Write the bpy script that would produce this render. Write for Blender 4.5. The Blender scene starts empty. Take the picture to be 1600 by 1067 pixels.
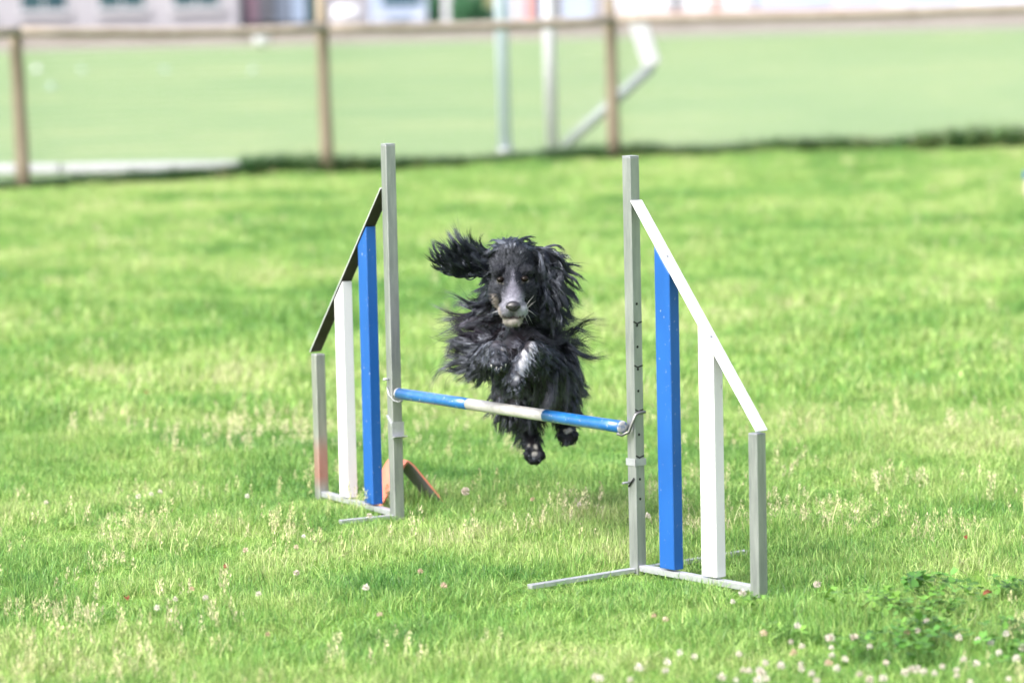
import bpy, bmesh, math, random
import numpy as np
from mathutils import Vector, Matrix

random.seed(7)
rng = np.random.default_rng(7)
sc = bpy.context.scene
COL = sc.collection
R = math.radians

# ------------------------------------------------------------------ camera
CAM_H, F_PX, PITCH, ROLL = 1.55, 5350.0, 0.103461, 0.022
cam = bpy.data.cameras.new('camera')
cam_o = bpy.data.objects.new('camera', cam); COL.objects.link(cam_o)
cam.sensor_width = 36.0
cam.lens = F_PX / 1600 * 36
cam.clip_start = 0.1; cam.clip_end = 3000
cam_o.matrix_world = (Matrix.Translation((0, 0, CAM_H)) @ Matrix.Rotation(math.pi / 2 - PITCH, 4, 'X')
                      @ Matrix.Rotation(-ROLL, 4, 'Z'))
cam.dof.use_dof = True
cam.dof.focus_distance = 9.22
cam.dof.aperture_fstop = 2.6
cam.dof.aperture_blades = 0
sc.camera = cam_o

# ------------------------------------------------------------------ sky and sun
SUN_EL, SUN_AZ = R(46), R(-130)        # azimuth from +Y, clockwise: the sun stands behind the camera to the left
w = bpy.data.worlds.new('World'); sc.world = w; w.use_nodes = True
nt = w.node_tree; nt.nodes.clear()
sky = nt.nodes.new('ShaderNodeTexSky'); sky.sky_type = 'NISHITA'; sky.sun_disc = False
sky.sun_elevation = SUN_EL; sky.sun_rotation = SUN_AZ
sky.air_density = 1.0; sky.dust_density = 5.0; sky.ozone_density = 1.0
hs = nt.nodes.new('ShaderNodeHueSaturation'); hs.inputs['Saturation'].default_value = 0.55
bg = nt.nodes.new('ShaderNodeBackground'); bg.inputs['Strength'].default_value = 0.15
wo = nt.nodes.new('ShaderNodeOutputWorld')
nt.links.new(sky.outputs[0], hs.inputs['Color']); nt.links.new(hs.outputs[0], bg.inputs['Color'])
nt.links.new(bg.outputs[0], wo.inputs['Surface'])
sl = bpy.data.lights.new('sun', 'SUN'); sl.energy = 1.7; sl.angle = R(25); sl.color = (1.0, 0.97, 0.92)
so = bpy.data.objects.new('sun', sl); COL.objects.link(so)
sdir = Vector((math.sin(SUN_AZ) * math.cos(SUN_EL), math.cos(SUN_AZ) * math.cos(SUN_EL), math.sin(SUN_EL)))
so.rotation_euler = sdir.to_track_quat('Z', 'Y').to_euler()
sc.view_settings.view_transform = 'Standard'; sc.view_settings.look = 'None'
sc.view_settings.gamma = 1.0; sc.view_settings.exposure = 1.48
sc.view_settings.use_curve_mapping = False
sc.render.engine = 'CYCLES'
sc.cycles.use_denoising = True
try:
    sc.cycles.denoiser = 'OPENIMAGEDENOISE'; sc.cycles.denoising_input_passes = 'RGB_ALBEDO_NORMAL'
except Exception:
    pass
sc.cycles.max_bounces = 6; sc.cycles.diffuse_bounces = 3; sc.cycles.glossy_bounces = 2
sc.cycles.transmission_bounces = 3; sc.cycles.transparent_max_bounces = 4

# ------------------------------------------------------------------ helpers
def at(px, py, d):
    """world point that stands d metres down the field on the sight line of a spot in the photograph"""
    X = px - 800.0; Y = py - 533.5
    c, s = math.cos(ROLL), math.sin(ROLL)
    x = c * X - s * Y; y = s * X + c * Y
    ry = F_PX * math.cos(PITCH) - y * math.sin(PITCH)
    rz = -F_PX * math.sin(PITCH) - y * math.cos(PITCH)
    return Vector((x / ry * d, d, CAM_H + rz / ry * d))

def tag(o, label=None, cat=None, group=None, kind=None):
    if label: o['label'] = label
    if cat: o['category'] = cat
    if group: o['group'] = group
    if kind: o['kind'] = kind
    return o

def empty(name, loc, label=None, cat=None, group=None):
    o = bpy.data.objects.new(name, None); COL.objects.link(o)
    o.location = loc; o.empty_display_size = 0.1
    return tag(o, label, cat, group)

def adopt(o, parent):
    if parent is not None:
        o.parent = parent
        m = Matrix.Identity(4); p = parent
        o.matrix_parent_inverse = Matrix.Translation(-Vector(WORLD[parent.name]))
    return o

WORLD = {}
def thing(name, loc, label, cat, group=None):
    o = empty(name, loc, label, cat, group); WORLD[o.name] = tuple(loc); return o

def link_mesh(name, me, mat, parent=None, smooth=False):
    if mat is not None: me.materials.append(mat)
    if smooth:
        me.polygons.foreach_set('use_smooth', [True] * len(me.polygons))
    o = bpy.data.objects.new(name, me); COL.objects.link(o)
    WORLD[o.name] = (0, 0, 0)
    return adopt(o, parent)

def link_bm(name, bm, mat, parent=None, smooth=False):
    me = bpy.data.meshes.new(name); bm.normal_update(); bm.to_mesh(me); bm.free()
    return link_mesh(name, me, mat, parent, smooth)

def link_np(name, V, Fq, mat, parent=None, smooth=True, col=None, colname='Col'):
    """V (n,3); Fq (m,k) with k 3 or 4"""
    me = bpy.data.meshes.new(name)
    n, m, k = len(V), len(Fq), Fq.shape[1]
    me.vertices.add(n); me.vertices.foreach_set('co', np.ascontiguousarray(V, np.float32).ravel())
    me.loops.add(m * k); me.loops.foreach_set('vertex_index', np.ascontiguousarray(Fq, np.int32).ravel())
    me.polygons.add(m); me.polygons.foreach_set('loop_start', np.arange(0, m * k, k, dtype=np.int32))
    me.update(calc_edges=True)
    if col is not None:
        a = me.color_attributes.new(colname, 'FLOAT_COLOR', 'POINT')
        c4 = np.ones((n, 4), np.float32); c4[:, :3] = col
        a.data.foreach_set('color', c4.ravel())
    me.validate()
    return link_mesh(name, me, mat, parent, smooth)

def add_box(bm, c, ax, half):
    """box with centre c, axes ax (3 vectors), half sizes"""
    c = Vector(c); vs = []
    for sx in (-1, 1):
        for sy in (-1, 1):
            for sz in (-1, 1):
                vs.append(bm.verts.new(c + ax[0] * sx * half[0] + ax[1] * sy * half[1] + ax[2] * sz * half[2]))
    fs = [(0, 1, 3, 2), (4, 6, 7, 5), (0, 4, 5, 1), (2, 3, 7, 6), (0, 2, 6, 4), (1, 5, 7, 3)]
    return [bm.faces.new([vs[i] for i in f]) for f in fs]

XYZ = (Vector((1, 0, 0)), Vector((0, 1, 0)), Vector((0, 0, 1)))
def bevel(bm, w_, seg=1):
    bmesh.ops.recalc_face_normals(bm, faces=bm.faces)
    bmesh.ops.bevel(bm, geom=list(bm.edges), offset=w_, segments=seg, affect='EDGES', profile=0.6)

def box_obj(name, c, ax, half, mat, parent=None, bev=0.0):
    bm = bmesh.new(); add_box(bm, c, ax, half)
    if bev: bevel(bm, bev)
    else: bmesh.ops.recalc_face_normals(bm, faces=bm.faces)
    return link_bm(name, bm, mat, parent)

def add_tube(bm, pts, rad, n=10, cap=True):
    pts = [Vector(p) for p in pts]
    rads = rad if isinstance(rad, (list, tuple)) else [rad] * len(pts)
    rings = []; prev = None
    for i, p in enumerate(pts):
        d = (pts[min(i + 1, len(pts) - 1)] - pts[max(i - 1, 0)]).normalized()
        a = prev - d * prev.dot(d) if prev is not None else d.orthogonal()
        a.normalize(); prev = a; b = d.cross(a)
        rings.append([bm.verts.new(p + (a * math.cos(t) + b * math.sin(t)) * rads[i])
                      for t in [2 * math.pi * k / n for k in range(n)]])
    for r0, r1 in zip(rings, rings[1:]):
        for k in range(n):
            f = bm.faces.new((r0[k], r0[(k + 1) % n], r1[(k + 1) % n], r1[k])); f.smooth = True
    if cap:
        bm.faces.new(list(reversed(rings[0]))); bm.faces.new(rings[-1])

def tube_obj(name, pts, rad, mat, parent=None, n=10):
    bm = bmesh.new(); add_tube(bm, pts, rad, n); return link_bm(name, bm, mat, parent)

# ------------------------------------------------------------------ materials
def new_mat(name):
    m = bpy.data.materials.new(name); m.use_nodes = True
    t = m.node_tree; t.nodes.clear()
    out = t.nodes.new('ShaderNodeOutputMaterial')
    p = t.nodes.new('ShaderNodeBsdfPrincipled')
    t.links.new(p.outputs[0], out.inputs['Surface'])
    return m, t, p, out

def N(t, kind, **kw):
    n = t.nodes.new(kind)
    for k, v in kw.items():
        if k in n.inputs: n.inputs[k].default_value = v
        else: setattr(n, k, v)
    return n

def ramp(t, fac, stops):
    r = t.nodes.new('ShaderNodeValToRGB')
    e = r.color_ramp.elements
    while len(e) < len(stops): e.new(0.5)
    for i, (p, c) in enumerate(stops):
        e[i].position = p; e[i].color = (*c, 1)
    t.links.new(fac, r.inputs[0]); return r.outputs[0]

def noise(t, scale, detail=3, coord='Object', vec=None, rough=0.55, stretch=None):
    if vec is None:
        tc = t.nodes.new('ShaderNodeTexCoord'); vec = tc.outputs[coord]
    if stretch:
        mp = t.nodes.new('ShaderNodeMapping'); mp.inputs['Scale'].default_value = stretch
        t.links.new(vec, mp.inputs[0]); vec = mp.outputs[0]
    n = t.nodes.new('ShaderNodeTexNoise'); n.inputs['Scale'].default_value = scale
    n.inputs['Detail'].default_value = detail; n.inputs['Roughness'].default_value = rough
    t.links.new(vec, n.inputs['Vector']); return n.outputs[0]

def paint(name, c0, c1, rough=0.5, metal=0.0, scale=20, bump=0.0, spec=0.5, chips=None, stretch=None, lo=0.3, hi=0.7):
    m, t, p, out = new_mat(name)
    f = noise(t, scale, 5, stretch=stretch)
    col = ramp(t, f, [(lo, c0), (hi, c1)])
    if chips:
        cf = noise(t, chips[1], 6, rough=0.7, stretch=chips[3] if len(chips) > 3 else None)
        th = chips[2]
        k = ramp(t, cf, [(th, (0, 0, 0)), (th + 0.03, (1, 1, 1))])
        mx = t.nodes.new('ShaderNodeMix'); mx.data_type = 'RGBA'
        t.links.new(k, mx.inputs[0]); t.links.new(col, mx.inputs[6]); mx.inputs[7].default_value = (*chips[0], 1)
        col = mx.outputs[2]
    t.links.new(col, p.inputs['Base Color'])
    p.inputs['Roughness'].default_value = rough; p.inputs['Metallic'].default_value = metal
    p.inputs['Specular IOR Level'].default_value = spec
    if bump:
        b = t.nodes.new('ShaderNodeBump'); b.inputs['Strength'].default_value = bump; b.inputs['Distance'].default_value = 0.002
        t.links.new(noise(t, scale * 4, 4, stretch=stretch), b.inputs['Height']); t.links.new(b.outputs[0], p.inputs['Normal'])
    return m

M = {}
M['galv'] = paint('galvanised_steel', (0.25, 0.265, 0.275), (0.38, 0.395, 0.405), 0.42, 0.65, 60, 0.05, stretch=(1, 1, 0.15),
                  chips=((0.55, 0.55, 0.52), 240, 0.66))
M['alu'] = paint('aluminium_flat', (0.36, 0.37, 0.41), (0.48, 0.49, 0.53), 0.42, 0.5, 40, 0.02)
M['blue'] = paint('blue_paint', (0.005, 0.072, 0.29), (0.010, 0.092, 0.35), 0.42, 0, 14, 0.08, 0.5,
                  chips=((0.45, 0.48, 0.55), 120, 0.655, (1, 1, 0.5)), stretch=(1, 1, 0.3))
M['white'] = paint('white_paint', (0.60, 0.60, 0.63), (0.68, 0.68, 0.70), 0.5, 0, 18, 0.06, 0.4,
                   chips=((0.35, 0.33, 0.30), 110, 0.655, (1, 1, 0.35)), stretch=(1, 1, 0.25))
M['barwhite'] = paint('worn_white_paint', (0.36, 0.35, 0.34), (0.50, 0.49, 0.48), 0.45, 0, 30, 0.1, 0.5,
                      chips=((0.2, 0.2, 0.2), 90, 0.64))
M['barblue'] = paint('worn_blue_paint', (0.006, 0.085, 0.28), (0.014, 0.13, 0.36), 0.28, 0, 25, 0.06, 0.6,
                     chips=((0.7, 0.72, 0.75), 110, 0.63))
M['capworn'] = paint('worn_end', (0.06, 0.13, 0.27), (0.32, 0.32, 0.34), 0.45, 0, 60, 0.1, lo=.42, hi=.55)
M['underside'] = paint('dark_underside', (0.022, 0.018, 0.013), (0.045, 0.037, 0.027), 0.7, 0, 20)  # near-black brown for the downward face of the slanted bars
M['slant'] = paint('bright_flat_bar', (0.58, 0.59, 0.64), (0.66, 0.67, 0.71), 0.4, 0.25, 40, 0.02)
M['hook'] = paint('dull_hook', (0.14, 0.14, 0.14), (0.24, 0.24, 0.24), 0.4, 0.7, 30)
M['hole'] = paint('hole_dark', (0.008, 0.008, 0.008), (0.012, 0.012, 0.012), 0.9)
M['ink'] = paint('black_ink', (0.01, 0.01, 0.012), (0.02, 0.02, 0.02), 0.6)
M['orange'] = paint('orange_plastic', (0.58, 0.15, 0.09), (0.62, 0.22, 0.15), 0.35, 0, 8, 0)
M['orange_in'] = paint('grey_lining', (0.16, 0.15, 0.17), (0.24, 0.23, 0.25), 0.5, 0, 12, 0)
M['wood'] = paint('weathered_wood', (0.17, 0.14, 0.10), (0.28, 0.235, 0.18), 0.85, 0, 9, 0.4, 0.2, stretch=(1, 1, 0.2))
M['rail'] = paint('weathered_rail', (0.26, 0.215, 0.18), (0.36, 0.31, 0.27), 0.85, 0, 9, 0.4, 0.2)
M['wire'] = paint('fence_wire', (0.45, 0.46, 0.45), (0.55, 0.56, 0.55), 0.5, 0.3, 20)
M['goal'] = paint('goal_white', (0.46, 0.46, 0.50), (0.52, 0.52, 0.56), 0.4, 0, 5)
M['goalgrey'] = paint('goal_grey', (0.20, 0.24, 0.23), (0.26, 0.29, 0.29), 0.5, 0.1, 5)
M['palepole'] = paint('pale_pole', (0.50, 0.58, 0.70), (0.56, 0.64, 0.76), 0.45, 0.2, 5)
M['render'] = paint('grey_render', (0.255, 0.25, 0.285), (0.295, 0.29, 0.32), 0.9, 0, 0.6)
M['plinth'] = paint('tan_plinth', (0.20, 0.17, 0.155), (0.28, 0.25, 0.23), 0.9, 0, 0.8)
M['glass'] = paint('window_glass', (0.02, 0.05, 0.07), (0.04, 0.08, 0.09), 0.1, 0, 1)
M['wallwhite'] = paint('white_cladding', (0.50, 0.52, 0.58), (0.55, 0.56, 0.61), 0.6, 0, 0.3)
M['paleblue'] = paint('pale_blue_panel', (0.32, 0.40, 0.55), (0.38, 0.46, 0.60), 0.4, 0, 0.4)
M['brick'] = paint('brick_brown', (0.30, 0.17, 0.14), (0.38, 0.24, 0.20), 0.9, 0, 1.2)
M['palecone'] = paint('pale_cone', (0.22, 0.30, 0.25), (0.27, 0.35, 0.30), 0.6)
M['sill'] = paint('pale_sill', (0.34, 0.34, 0.38), (0.40, 0.40, 0.43), 0.7)
M['navy'] = paint('navy_paint', (0.03, 0.06, 0.14), (0.05, 0.08, 0.18), 0.3, 0, 1)
M['bluegrey'] = paint('blue_grey_paint', (0.20, 0.24, 0.33), (0.26, 0.30, 0.38), 0.35, 0, 1)
M['dark'] = paint('dark_frame', (0.03, 0.045, 0.05), (0.05, 0.06, 0.065), 0.5, 0, 1)
M['tyre'] = paint('tyre_rubber', (0.015, 0.015, 0.015), (0.025, 0.025, 0.025), 0.8, 0, 6)
M['pink'] = paint('pink_poster', (0.55, 0.33, 0.42), (0.60, 0.38, 0.46), 0.6, 0, 1)
M['tan'] = paint('tan_board', (0.5, 0.42, 0.33), (0.55, 0.46, 0.36), 0.7, 0, 1)

# grass: colour from where it stands (patches) and from a value of its own per blade
def grass_mat(name, stops, patch=0.5, fine=2.2, transl=0.42, rough=0.42, blade_amt=0.45, spec=0.45):
    m, t, p, out = new_mat(name)
    g = t.nodes.new('ShaderNodeNewGeometry')
    a = t.nodes.new('ShaderNodeVertexColor'); a.layer_name = 'Col'
    sep = t.nodes.new('ShaderNodeSeparateColor'); t.links.new(a.outputs[0], sep.inputs[0])
    n1 = noise(t, patch, 3, vec=g.outputs['Position']); n2 = noise(t, fine, 2, vec=g.outputs['Position'])
    def math_(op, x, y):
        q = t.nodes.new('ShaderNodeMath'); q.operation = op
        for i, v in enumerate((x, y)):
            if isinstance(v, (int, float)): q.inputs[i].default_value = v
            else: t.links.new(v, q.inputs[i])
        return q.outputs[0]
    s = math_('ADD', math_('MULTIPLY', n1, 0.62), math_('MULTIPLY', n2, 0.38))
    s = math_('ADD', math_('MULTIPLY', math_('SUBTRACT', s, 0.5), 2.2), 0.475)
    oi = t.nodes.new('ShaderNodeObjectInfo')
    s = math_('ADD', s, math_('MULTIPLY', math_('SUBTRACT', oi.outputs['Random'], 0.5), blade_amt * .8))
    s = math_('ADD', s, math_('MULTIPLY', math_('SUBTRACT', sep.outputs[0], 0.5), blade_amt))
    c = ramp(t, s, stops)
    # per-blade brightness
    hv = t.nodes.new('ShaderNodeHueSaturation'); t.links.new(c, hv.inputs['Color'])
    t.links.new(math_('ADD', math_('MULTIPLY', sep.outputs[1], 0.95), 0.52), hv.inputs['Value'])
    c = hv.outputs[0]
    t.links.new(c, p.inputs['Base Color'])
    p.inputs['Roughness'].default_value = rough; p.inputs['Specular IOR Level'].default_value = spec
    tr = t.nodes.new('ShaderNodeBsdfTranslucent'); t.links.new(c, tr.inputs['Color'])
    mx = t.nodes.new('ShaderNodeMixShader'); mx.inputs[0].default_value = transl
    t.links.new(p.outputs[0], mx.inputs[1]); t.links.new(tr.outputs[0], mx.inputs[2])
    t.links.new(mx.outputs[0], out.inputs['Surface'])
    return m

GR = [(0.0, (0.070, 0.200, 0.042)), (0.28, (0.168, 0.340, 0.078)), (0.52, (0.295, 0.445, 0.118)), (0.76, (0.42, 0.52, 0.19)), (1.0, (0.59, 0.57, 0.34))]
M['grass'] = grass_mat('grass_blades', GR)
M['seed'] = grass_mat('seed_heads', [(0.0, (0.42, 0.46, 0.20)), (0.5, (0.58, 0.56, 0.32)), (1.0, (0.70, 0.62, 0.45))], 0.8, 3, 0.3, 0.7)
M['clover'] = grass_mat('clover_leaf', [(0.0, (0.050, 0.15, 0.025)), (0.5, (0.085, 0.21, 0.032)), (1.0, (0.15, 0.29, 0.045))], 1.0, 4, 0.25, 0.45)
M['weed'] = grass_mat('fence_weed', [(0.0, (0.030, 0.095, 0.028)), (0.5, (0.060, 0.145, 0.038)), (1.0, (0.20, 0.22, 0.09))], 0.9, 3, 0.25, 0.5)
M['shrub'] = grass_mat('shrub_leaf', [(0.0, (0.03, 0.12, 0.06)), (0.5, (0.06, 0.2, 0.09)), (1.0, (0.12, 0.28, 0.12))], 0.9, 3, 0.2, 0.5)

def ground_mat(name, stops, scales=(0.25, 1.1, 14), rough=0.95, bump=0.0):
    m, t, p, out = new_mat(name)
    g = t.nodes.new('ShaderNodeNewGeometry'); v = g.outputs['Position']
    a = noise(t, scales[0], 3, vec=v); b = noise(t, scales[1], 4, vec=v); c = noise(t, scales[2], 4, vec=v)
    def mm(op, x, y):
        q = t.nodes.new('ShaderNodeMath'); q.operation = op
        for i, s in enumerate((x, y)):
            if isinstance(s, (int, float)): q.inputs[i].default_value = s
            else: t.links.new(s, q.inputs[i])
        return q.outputs[0]
    s = mm('ADD', mm('ADD', mm('MULTIPLY', a, 0.4), mm('MULTIPLY', b, 0.35)), mm('MULTIPLY', c, 0.25))
    s = mm('ADD', mm('MULTIPLY', mm('SUBTRACT', s, 0.5), 2.2), 0.5)
    t.links.new(ramp(t, s, stops), p.inputs['Base Color'])
    p.inputs['Roughness'].default_value = rough; p.inputs['Specular IOR Level'].default_value = 0.1
    if bump:
        bn = t.nodes.new('ShaderNodeBump'); bn.inputs['Strength'].default_value = bump; bn.inputs['Distance'].default_value = 0.03
        t.links.new(c, bn.inputs['Height']); t.links.new(bn.outputs[0], p.inputs['Normal'])
    return m
M['soil'] = ground_mat('lawn_ground', [(0.0, (0.05, 0.13, 0.02)), (0.5, (0.12, 0.22, 0.04)), (1.0, (0.24, 0.28, 0.09))], bump=0.6)
M['earth'] = ground_mat('bare_earth', [(0.0, (0.22, 0.15, 0.09)), (0.5, (0.32, 0.23, 0.15)), (1.0, (0.40, 0.32, 0.2))], (0.8, 3, 20))
M['field'] = ground_mat('field_grass', [(0.0, (0.120, 0.200, 0.095)), (0.5, (0.165, 0.238, 0.110)), (1.0, (0.26, 0.295, 0.145))], (0.10, 0.40, 2))
M['path'] = ground_mat('gravel', [(0.0, (0.20, 0.18, 0.165)), (1.0, (0.27, 0.25, 0.235))], (0.3, 2, 9))

# ------------------------------------------------------------------ ground
def sheet(name, pts, z, mat):
    bm = bmesh.new(); bm.faces.new([bm.verts.new((x, y, z)) for x, y in pts])
    bmesh.ops.recalc_face_normals(bm, faces=bm.faces)
    for f in bm.faces:
        if f.normal.z < 0: f.normal_flip()
    return tag(link_bm(name, bm, mat), kind='structure')

FA, FB = Vector((-3.919, 27.661, 0)), Vector((0.943, 30.364, 0))      # two posts of the boundary fence
FC = Vector((5.05, 30.65, 0))                                         # beyond the third post it bends to run square across
FD = (FB - FA).normalized(); FN = Vector((-FD.y, FD.x, 0))            # along it, and away from the lawn
FD2 = (FC - FB).normalized(); FN2 = Vector((-FD2.y, FD2.x, 0)); SB = (FB - FA).length; SC = SB + (FC - FB).length
def FP(s, off=0.0):
    return FA + FD * s + FN * off if s < SB else FB + FD2 * (s - SB) + FN2 * off
sheet('ground', [(-900, -60), (900, -60), (900, 1500), (-900, 1500)], 0.0, M['soil'])
q0, qb, q1 = FP(-22, .25), FP(SB, .25), FP(SB + 60, .25)
sheet('playing_field', [(q0.x, q0.y), (qb.x, qb.y), (q1.x, q1.y), (q1.x + 20, 104), (q0.x - 40, 104)], 0.004, M['field'])
sheet('path', [(-60, 94), (60, 102), (60, 130), (-60, 130)], 0.008, M['path'])
# trodden bare earth just in front of the fence, a strip with a ragged edge
bm = bmesh.new()
lo_, hi_ = [], []
for i in range(160):
    s = -3 + i * 0.1
    a = 0.26 + 0.16 * math.sin(s * 1.3) + 0.10 * math.sin(s * 3.7 + 1) + random.uniform(-.04, .04)
    lo_.append(bm.verts.new(FP(s, -max(0.05, a)).to_tuple()[:2] + (0.004,)))
    hi_.append(bm.verts.new(FP(s, 0.06 + random.uniform(-.02, .03)).to_tuple()[:2] + (0.004,)))
for i in range(159): bm.faces.new((lo_[i], lo_[i + 1], hi_[i + 1], hi_[i]))
tag(link_bm('earth_strip', bm, M['earth']), kind='structure')

# ------------------------------------------------------------------ hurdle wings
def frame_axes(p0, p1):
    d = Vector((p1[0] - p0[0], p1[1] - p0[1], 0)); L = d.length; d.normalize()
    return d, Vector((d.y, -d.x, 0)), L         # along the wing; across it

GREEN_Z = 0.0
def wing(inner, outer, z_slant, z_out, label, boards, tint_low=False, feet=((-1, .35), (1, .37))):
    """inner/outer: ground points of the tall and the short post"""
    t = thing('hurdle_wing', (inner[0], inner[1], 0), label, 'hurdle wing', 'wings of the agility hurdle')
    d, a, L = frame_axes(inner, outer)
    U = Vector((0, 0, 1)); I = Vector((*inner, 0)); s = 0.0165
    ax = (d, a, U)
    box_obj('tall_post', I + U * 0.55, ax, (s, s, 0.55), M['galv'], t, 0.0025)
    box_obj('post_cap', I + U * 1.1015, ax, (s - 0.001, s - 0.001, 0.0015), M['alu'], t)
    sp = box_obj('short_post', I + d * L + U * (z_out / 2), ax, (s, s, z_out / 2), M['tinted' if tint_low else 'galv'], t, 0.0025)
    box_obj('base_rail', I + d * (L / 2) + U * 0.019, ax, (L / 2 - s - 0.001, 0.011, 0.008), M['alu'], t, 0.001)
    # flat cross foot under the tall post
    for sg, fl_ in feet:
        sg = sg if a.y > 0 else -sg
        box_obj('foot_bar', I + a * sg * (fl_ / 2 + s) + U * 0.013, ax, (0.010, fl_ / 2, 0.006), M['alu'], t, 0.001)
    # sloping flat bar from the tall post down to the short one, folded over it
    p0 = I + d * (s + 0.0005) + U * z_slant; p1 = I + d * (L + s) + U * (z_out + 0.004)
    e = (p1 - p0); Ls = e.length; e.normalize(); nrm = e.cross(a); nrm = nrm if nrm.z > 0 else -nrm
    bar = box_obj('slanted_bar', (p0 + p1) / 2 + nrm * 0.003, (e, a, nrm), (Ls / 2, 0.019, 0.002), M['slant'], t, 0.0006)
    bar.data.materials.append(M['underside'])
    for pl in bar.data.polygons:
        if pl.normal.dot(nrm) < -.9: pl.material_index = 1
    slope = (p1.z - p0.z) / (L + s - s)
    for m, off in boards:
        # upright board; its top is cut along the slope
        bm = bmesh.new(); hw, hd = 0.029, 0.0165
        vs = []
        for sx in (-1, 1):
            zt = p0.z + (off + sx * hw - s) * (p1.z - p0.z) / (L - 0.0) - 0.004
            for sy in (-1, 1):
                b = I + d * (off + sx * hw) + a * sy * hd
                vs.append((bm.verts.new(b + U * 0.032), bm.verts.new(b + U * zt)))
        (b0, t0), (b1, t1), (b2, t2), (b3, t3) = vs
        for f in ((b0, b1, t1, t0), (b1, b3, t3, t1), (b3, b2, t2, t3), (b2, b0, t0, t2), (t0, t1, t3, t2), (b0, b2, b3, b1)):
            bm.faces.new(f)
        bevel(bm, 0.0018)
        link_bm(m + '_board', bm, M[m], t)
        # screw through the sloping bar into the board
        q = p0 + e * (Ls * (off - s) / L) + nrm * 0.0055
        bm = bmesh.new(); add_tube(bm, [q, q + nrm * 0.0012], 0.0032, 8); link_bm('screw', bm, M['galv'], t)
    return t, I, d, a

M['tinted'] = paint('reddish_steel', (0.30, 0.31, 0.30), (0.46, 0.47, 0.46), 0.42, 0.7, 60, 0.05, stretch=(1, 1, 0.15))
def tint_post():
    m = M['tinted']; t = m.node_tree
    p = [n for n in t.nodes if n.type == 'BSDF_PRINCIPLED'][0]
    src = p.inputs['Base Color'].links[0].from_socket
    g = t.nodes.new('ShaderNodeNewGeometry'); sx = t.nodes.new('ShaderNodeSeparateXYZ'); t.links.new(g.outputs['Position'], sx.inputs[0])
    k = ramp(t, sx.outputs[2], [(0.03, (0, 0, 0)), (0.075, (.55, .55, .55)), (0.15, (0.42, 0.42, 0.42)), (0.20, (0, 0, 0))])  # reddish band mixed into the steel colour, low on the post
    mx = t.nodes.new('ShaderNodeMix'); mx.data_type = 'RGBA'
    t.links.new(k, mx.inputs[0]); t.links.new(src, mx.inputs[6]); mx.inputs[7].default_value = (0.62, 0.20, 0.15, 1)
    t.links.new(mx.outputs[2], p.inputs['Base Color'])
tint_post()

wr, RI, Rd, Ra = wing((0.319, 8.918), (0.611, 8.548), 0.985, 0.418, 'galvanised hurdle wing with drilled post and blue and white boards, right of the dog',
                      [('blue', 0.135), ('white', 0.30)])
wl, LI, Ld, La = wing((-0.347, 9.926), (-0.592, 10.377), 0.972, 0.448, 'galvanised hurdle wing with short post reddish low down, left of the dog',
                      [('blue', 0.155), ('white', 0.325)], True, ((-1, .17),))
U = Vector((0, 0, 1)); S = 0.0165
# side of each wing that faces the bar: +d on the right wing looks to the camera; on the left wing it is -d
def hole(parent, I, n, side, z, off=0.0, r=0.0036):
    c = I + n * (S + 0.0006) + side * off + U * z
    bm = bmesh.new(); add_tube(bm, [c - n * 0.004, c], r, 10); return link_bm('hole', bm, M['hole'], parent)
Rn, Rs = Rd, Ra
for z in (0.717, 0.660, 0.604, 0.545, 0.488, 0.373, 0.255, 0.203):
    hole(wr, RI, Rn, Rs, z, 0.002)
for z in (0.667, 0.552, 0.436, 0.314):      # felt-pen strokes above some holes
    bm = bmesh.new()
    for (o0, o1, dz0, dz1) in ((-0.014, -0.004, 0.002, 0.0), (-0.004, 0.004, 0.0, -0.003), (0.004, 0.014, -0.001, 0.004)):
        c0 = RI + Rn * (S + 0.0005) + Rs * o0 + U * (z + dz0); c1 = RI + Rn * (S + 0.0005) + Rs * o1 + U * (z + dz1)
        e = (c1 - c0); L_ = e.length; e.normalize(); add_box(bm, (c0 + c1) / 2, (e, Rn, e.cross(Rn)), (L_ / 2 + 0.0004, 0.0004, 0.0019))
    bmesh.ops.recalc_face_normals(bm, faces=bm.faces); link_bm('pen_stroke', bm, M['ink'], wr)
# which way is the jumping side (towards the camera and left)
fr = Ra if Ra.y < 0 else -Ra
# bent wire hook that carries the bar
hz = 0.430
c = RI + Rn * (S + 0.004)
tube_obj('bar_hook', [c - fr * 0.017 + U * (hz + .001), c + fr * 0.006 + U * (hz + .001), c + fr * 0.0165 + U * (hz - 0.004),
                      c + fr * 0.022 - Rn * .003 + U * (hz - 0.018), c + fr * 0.030 - Rn * 0.012 + U * (hz - 0.048), c + fr * 0.040 - Rn * .03 + U * (hz - 0.058),
                      c + fr * 0.052 - Rn * .034 + U * (hz - 0.052)],
         0.0042, M['hook'], wr, 8)
for nm, zc, hh in (('clamp_band', 0.300, 0.009),):
    bm = bmesh.new()
    for n_, s_ in ((Rn, Rs), (fr, Rd)):
        add_box(bm, RI + n_ * (S + 0.0012) + U * zc, (n_, s_, U), (0.0012, S + 0.0024, hh))
    bmesh.ops.recalc_face_normals(bm, faces=bm.faces); link_bm(nm, bm, M['alu'], wr)
pc = RI + fr * S + U * 0.247
tube_obj('locking_pin', [pc - Rn * 0.002, pc + fr * 0.030 - Rn * 0.002], 0.0032, M['galv'], wr, 8)
tube_obj('pin_clip', [pc + fr * 0.002 - Rn * 0.010 - U * 0.012, pc + fr * 0.004 + Rn * 0.014 + U * 0.012], 0.0022, M['ink'], wr, 6)

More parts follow.
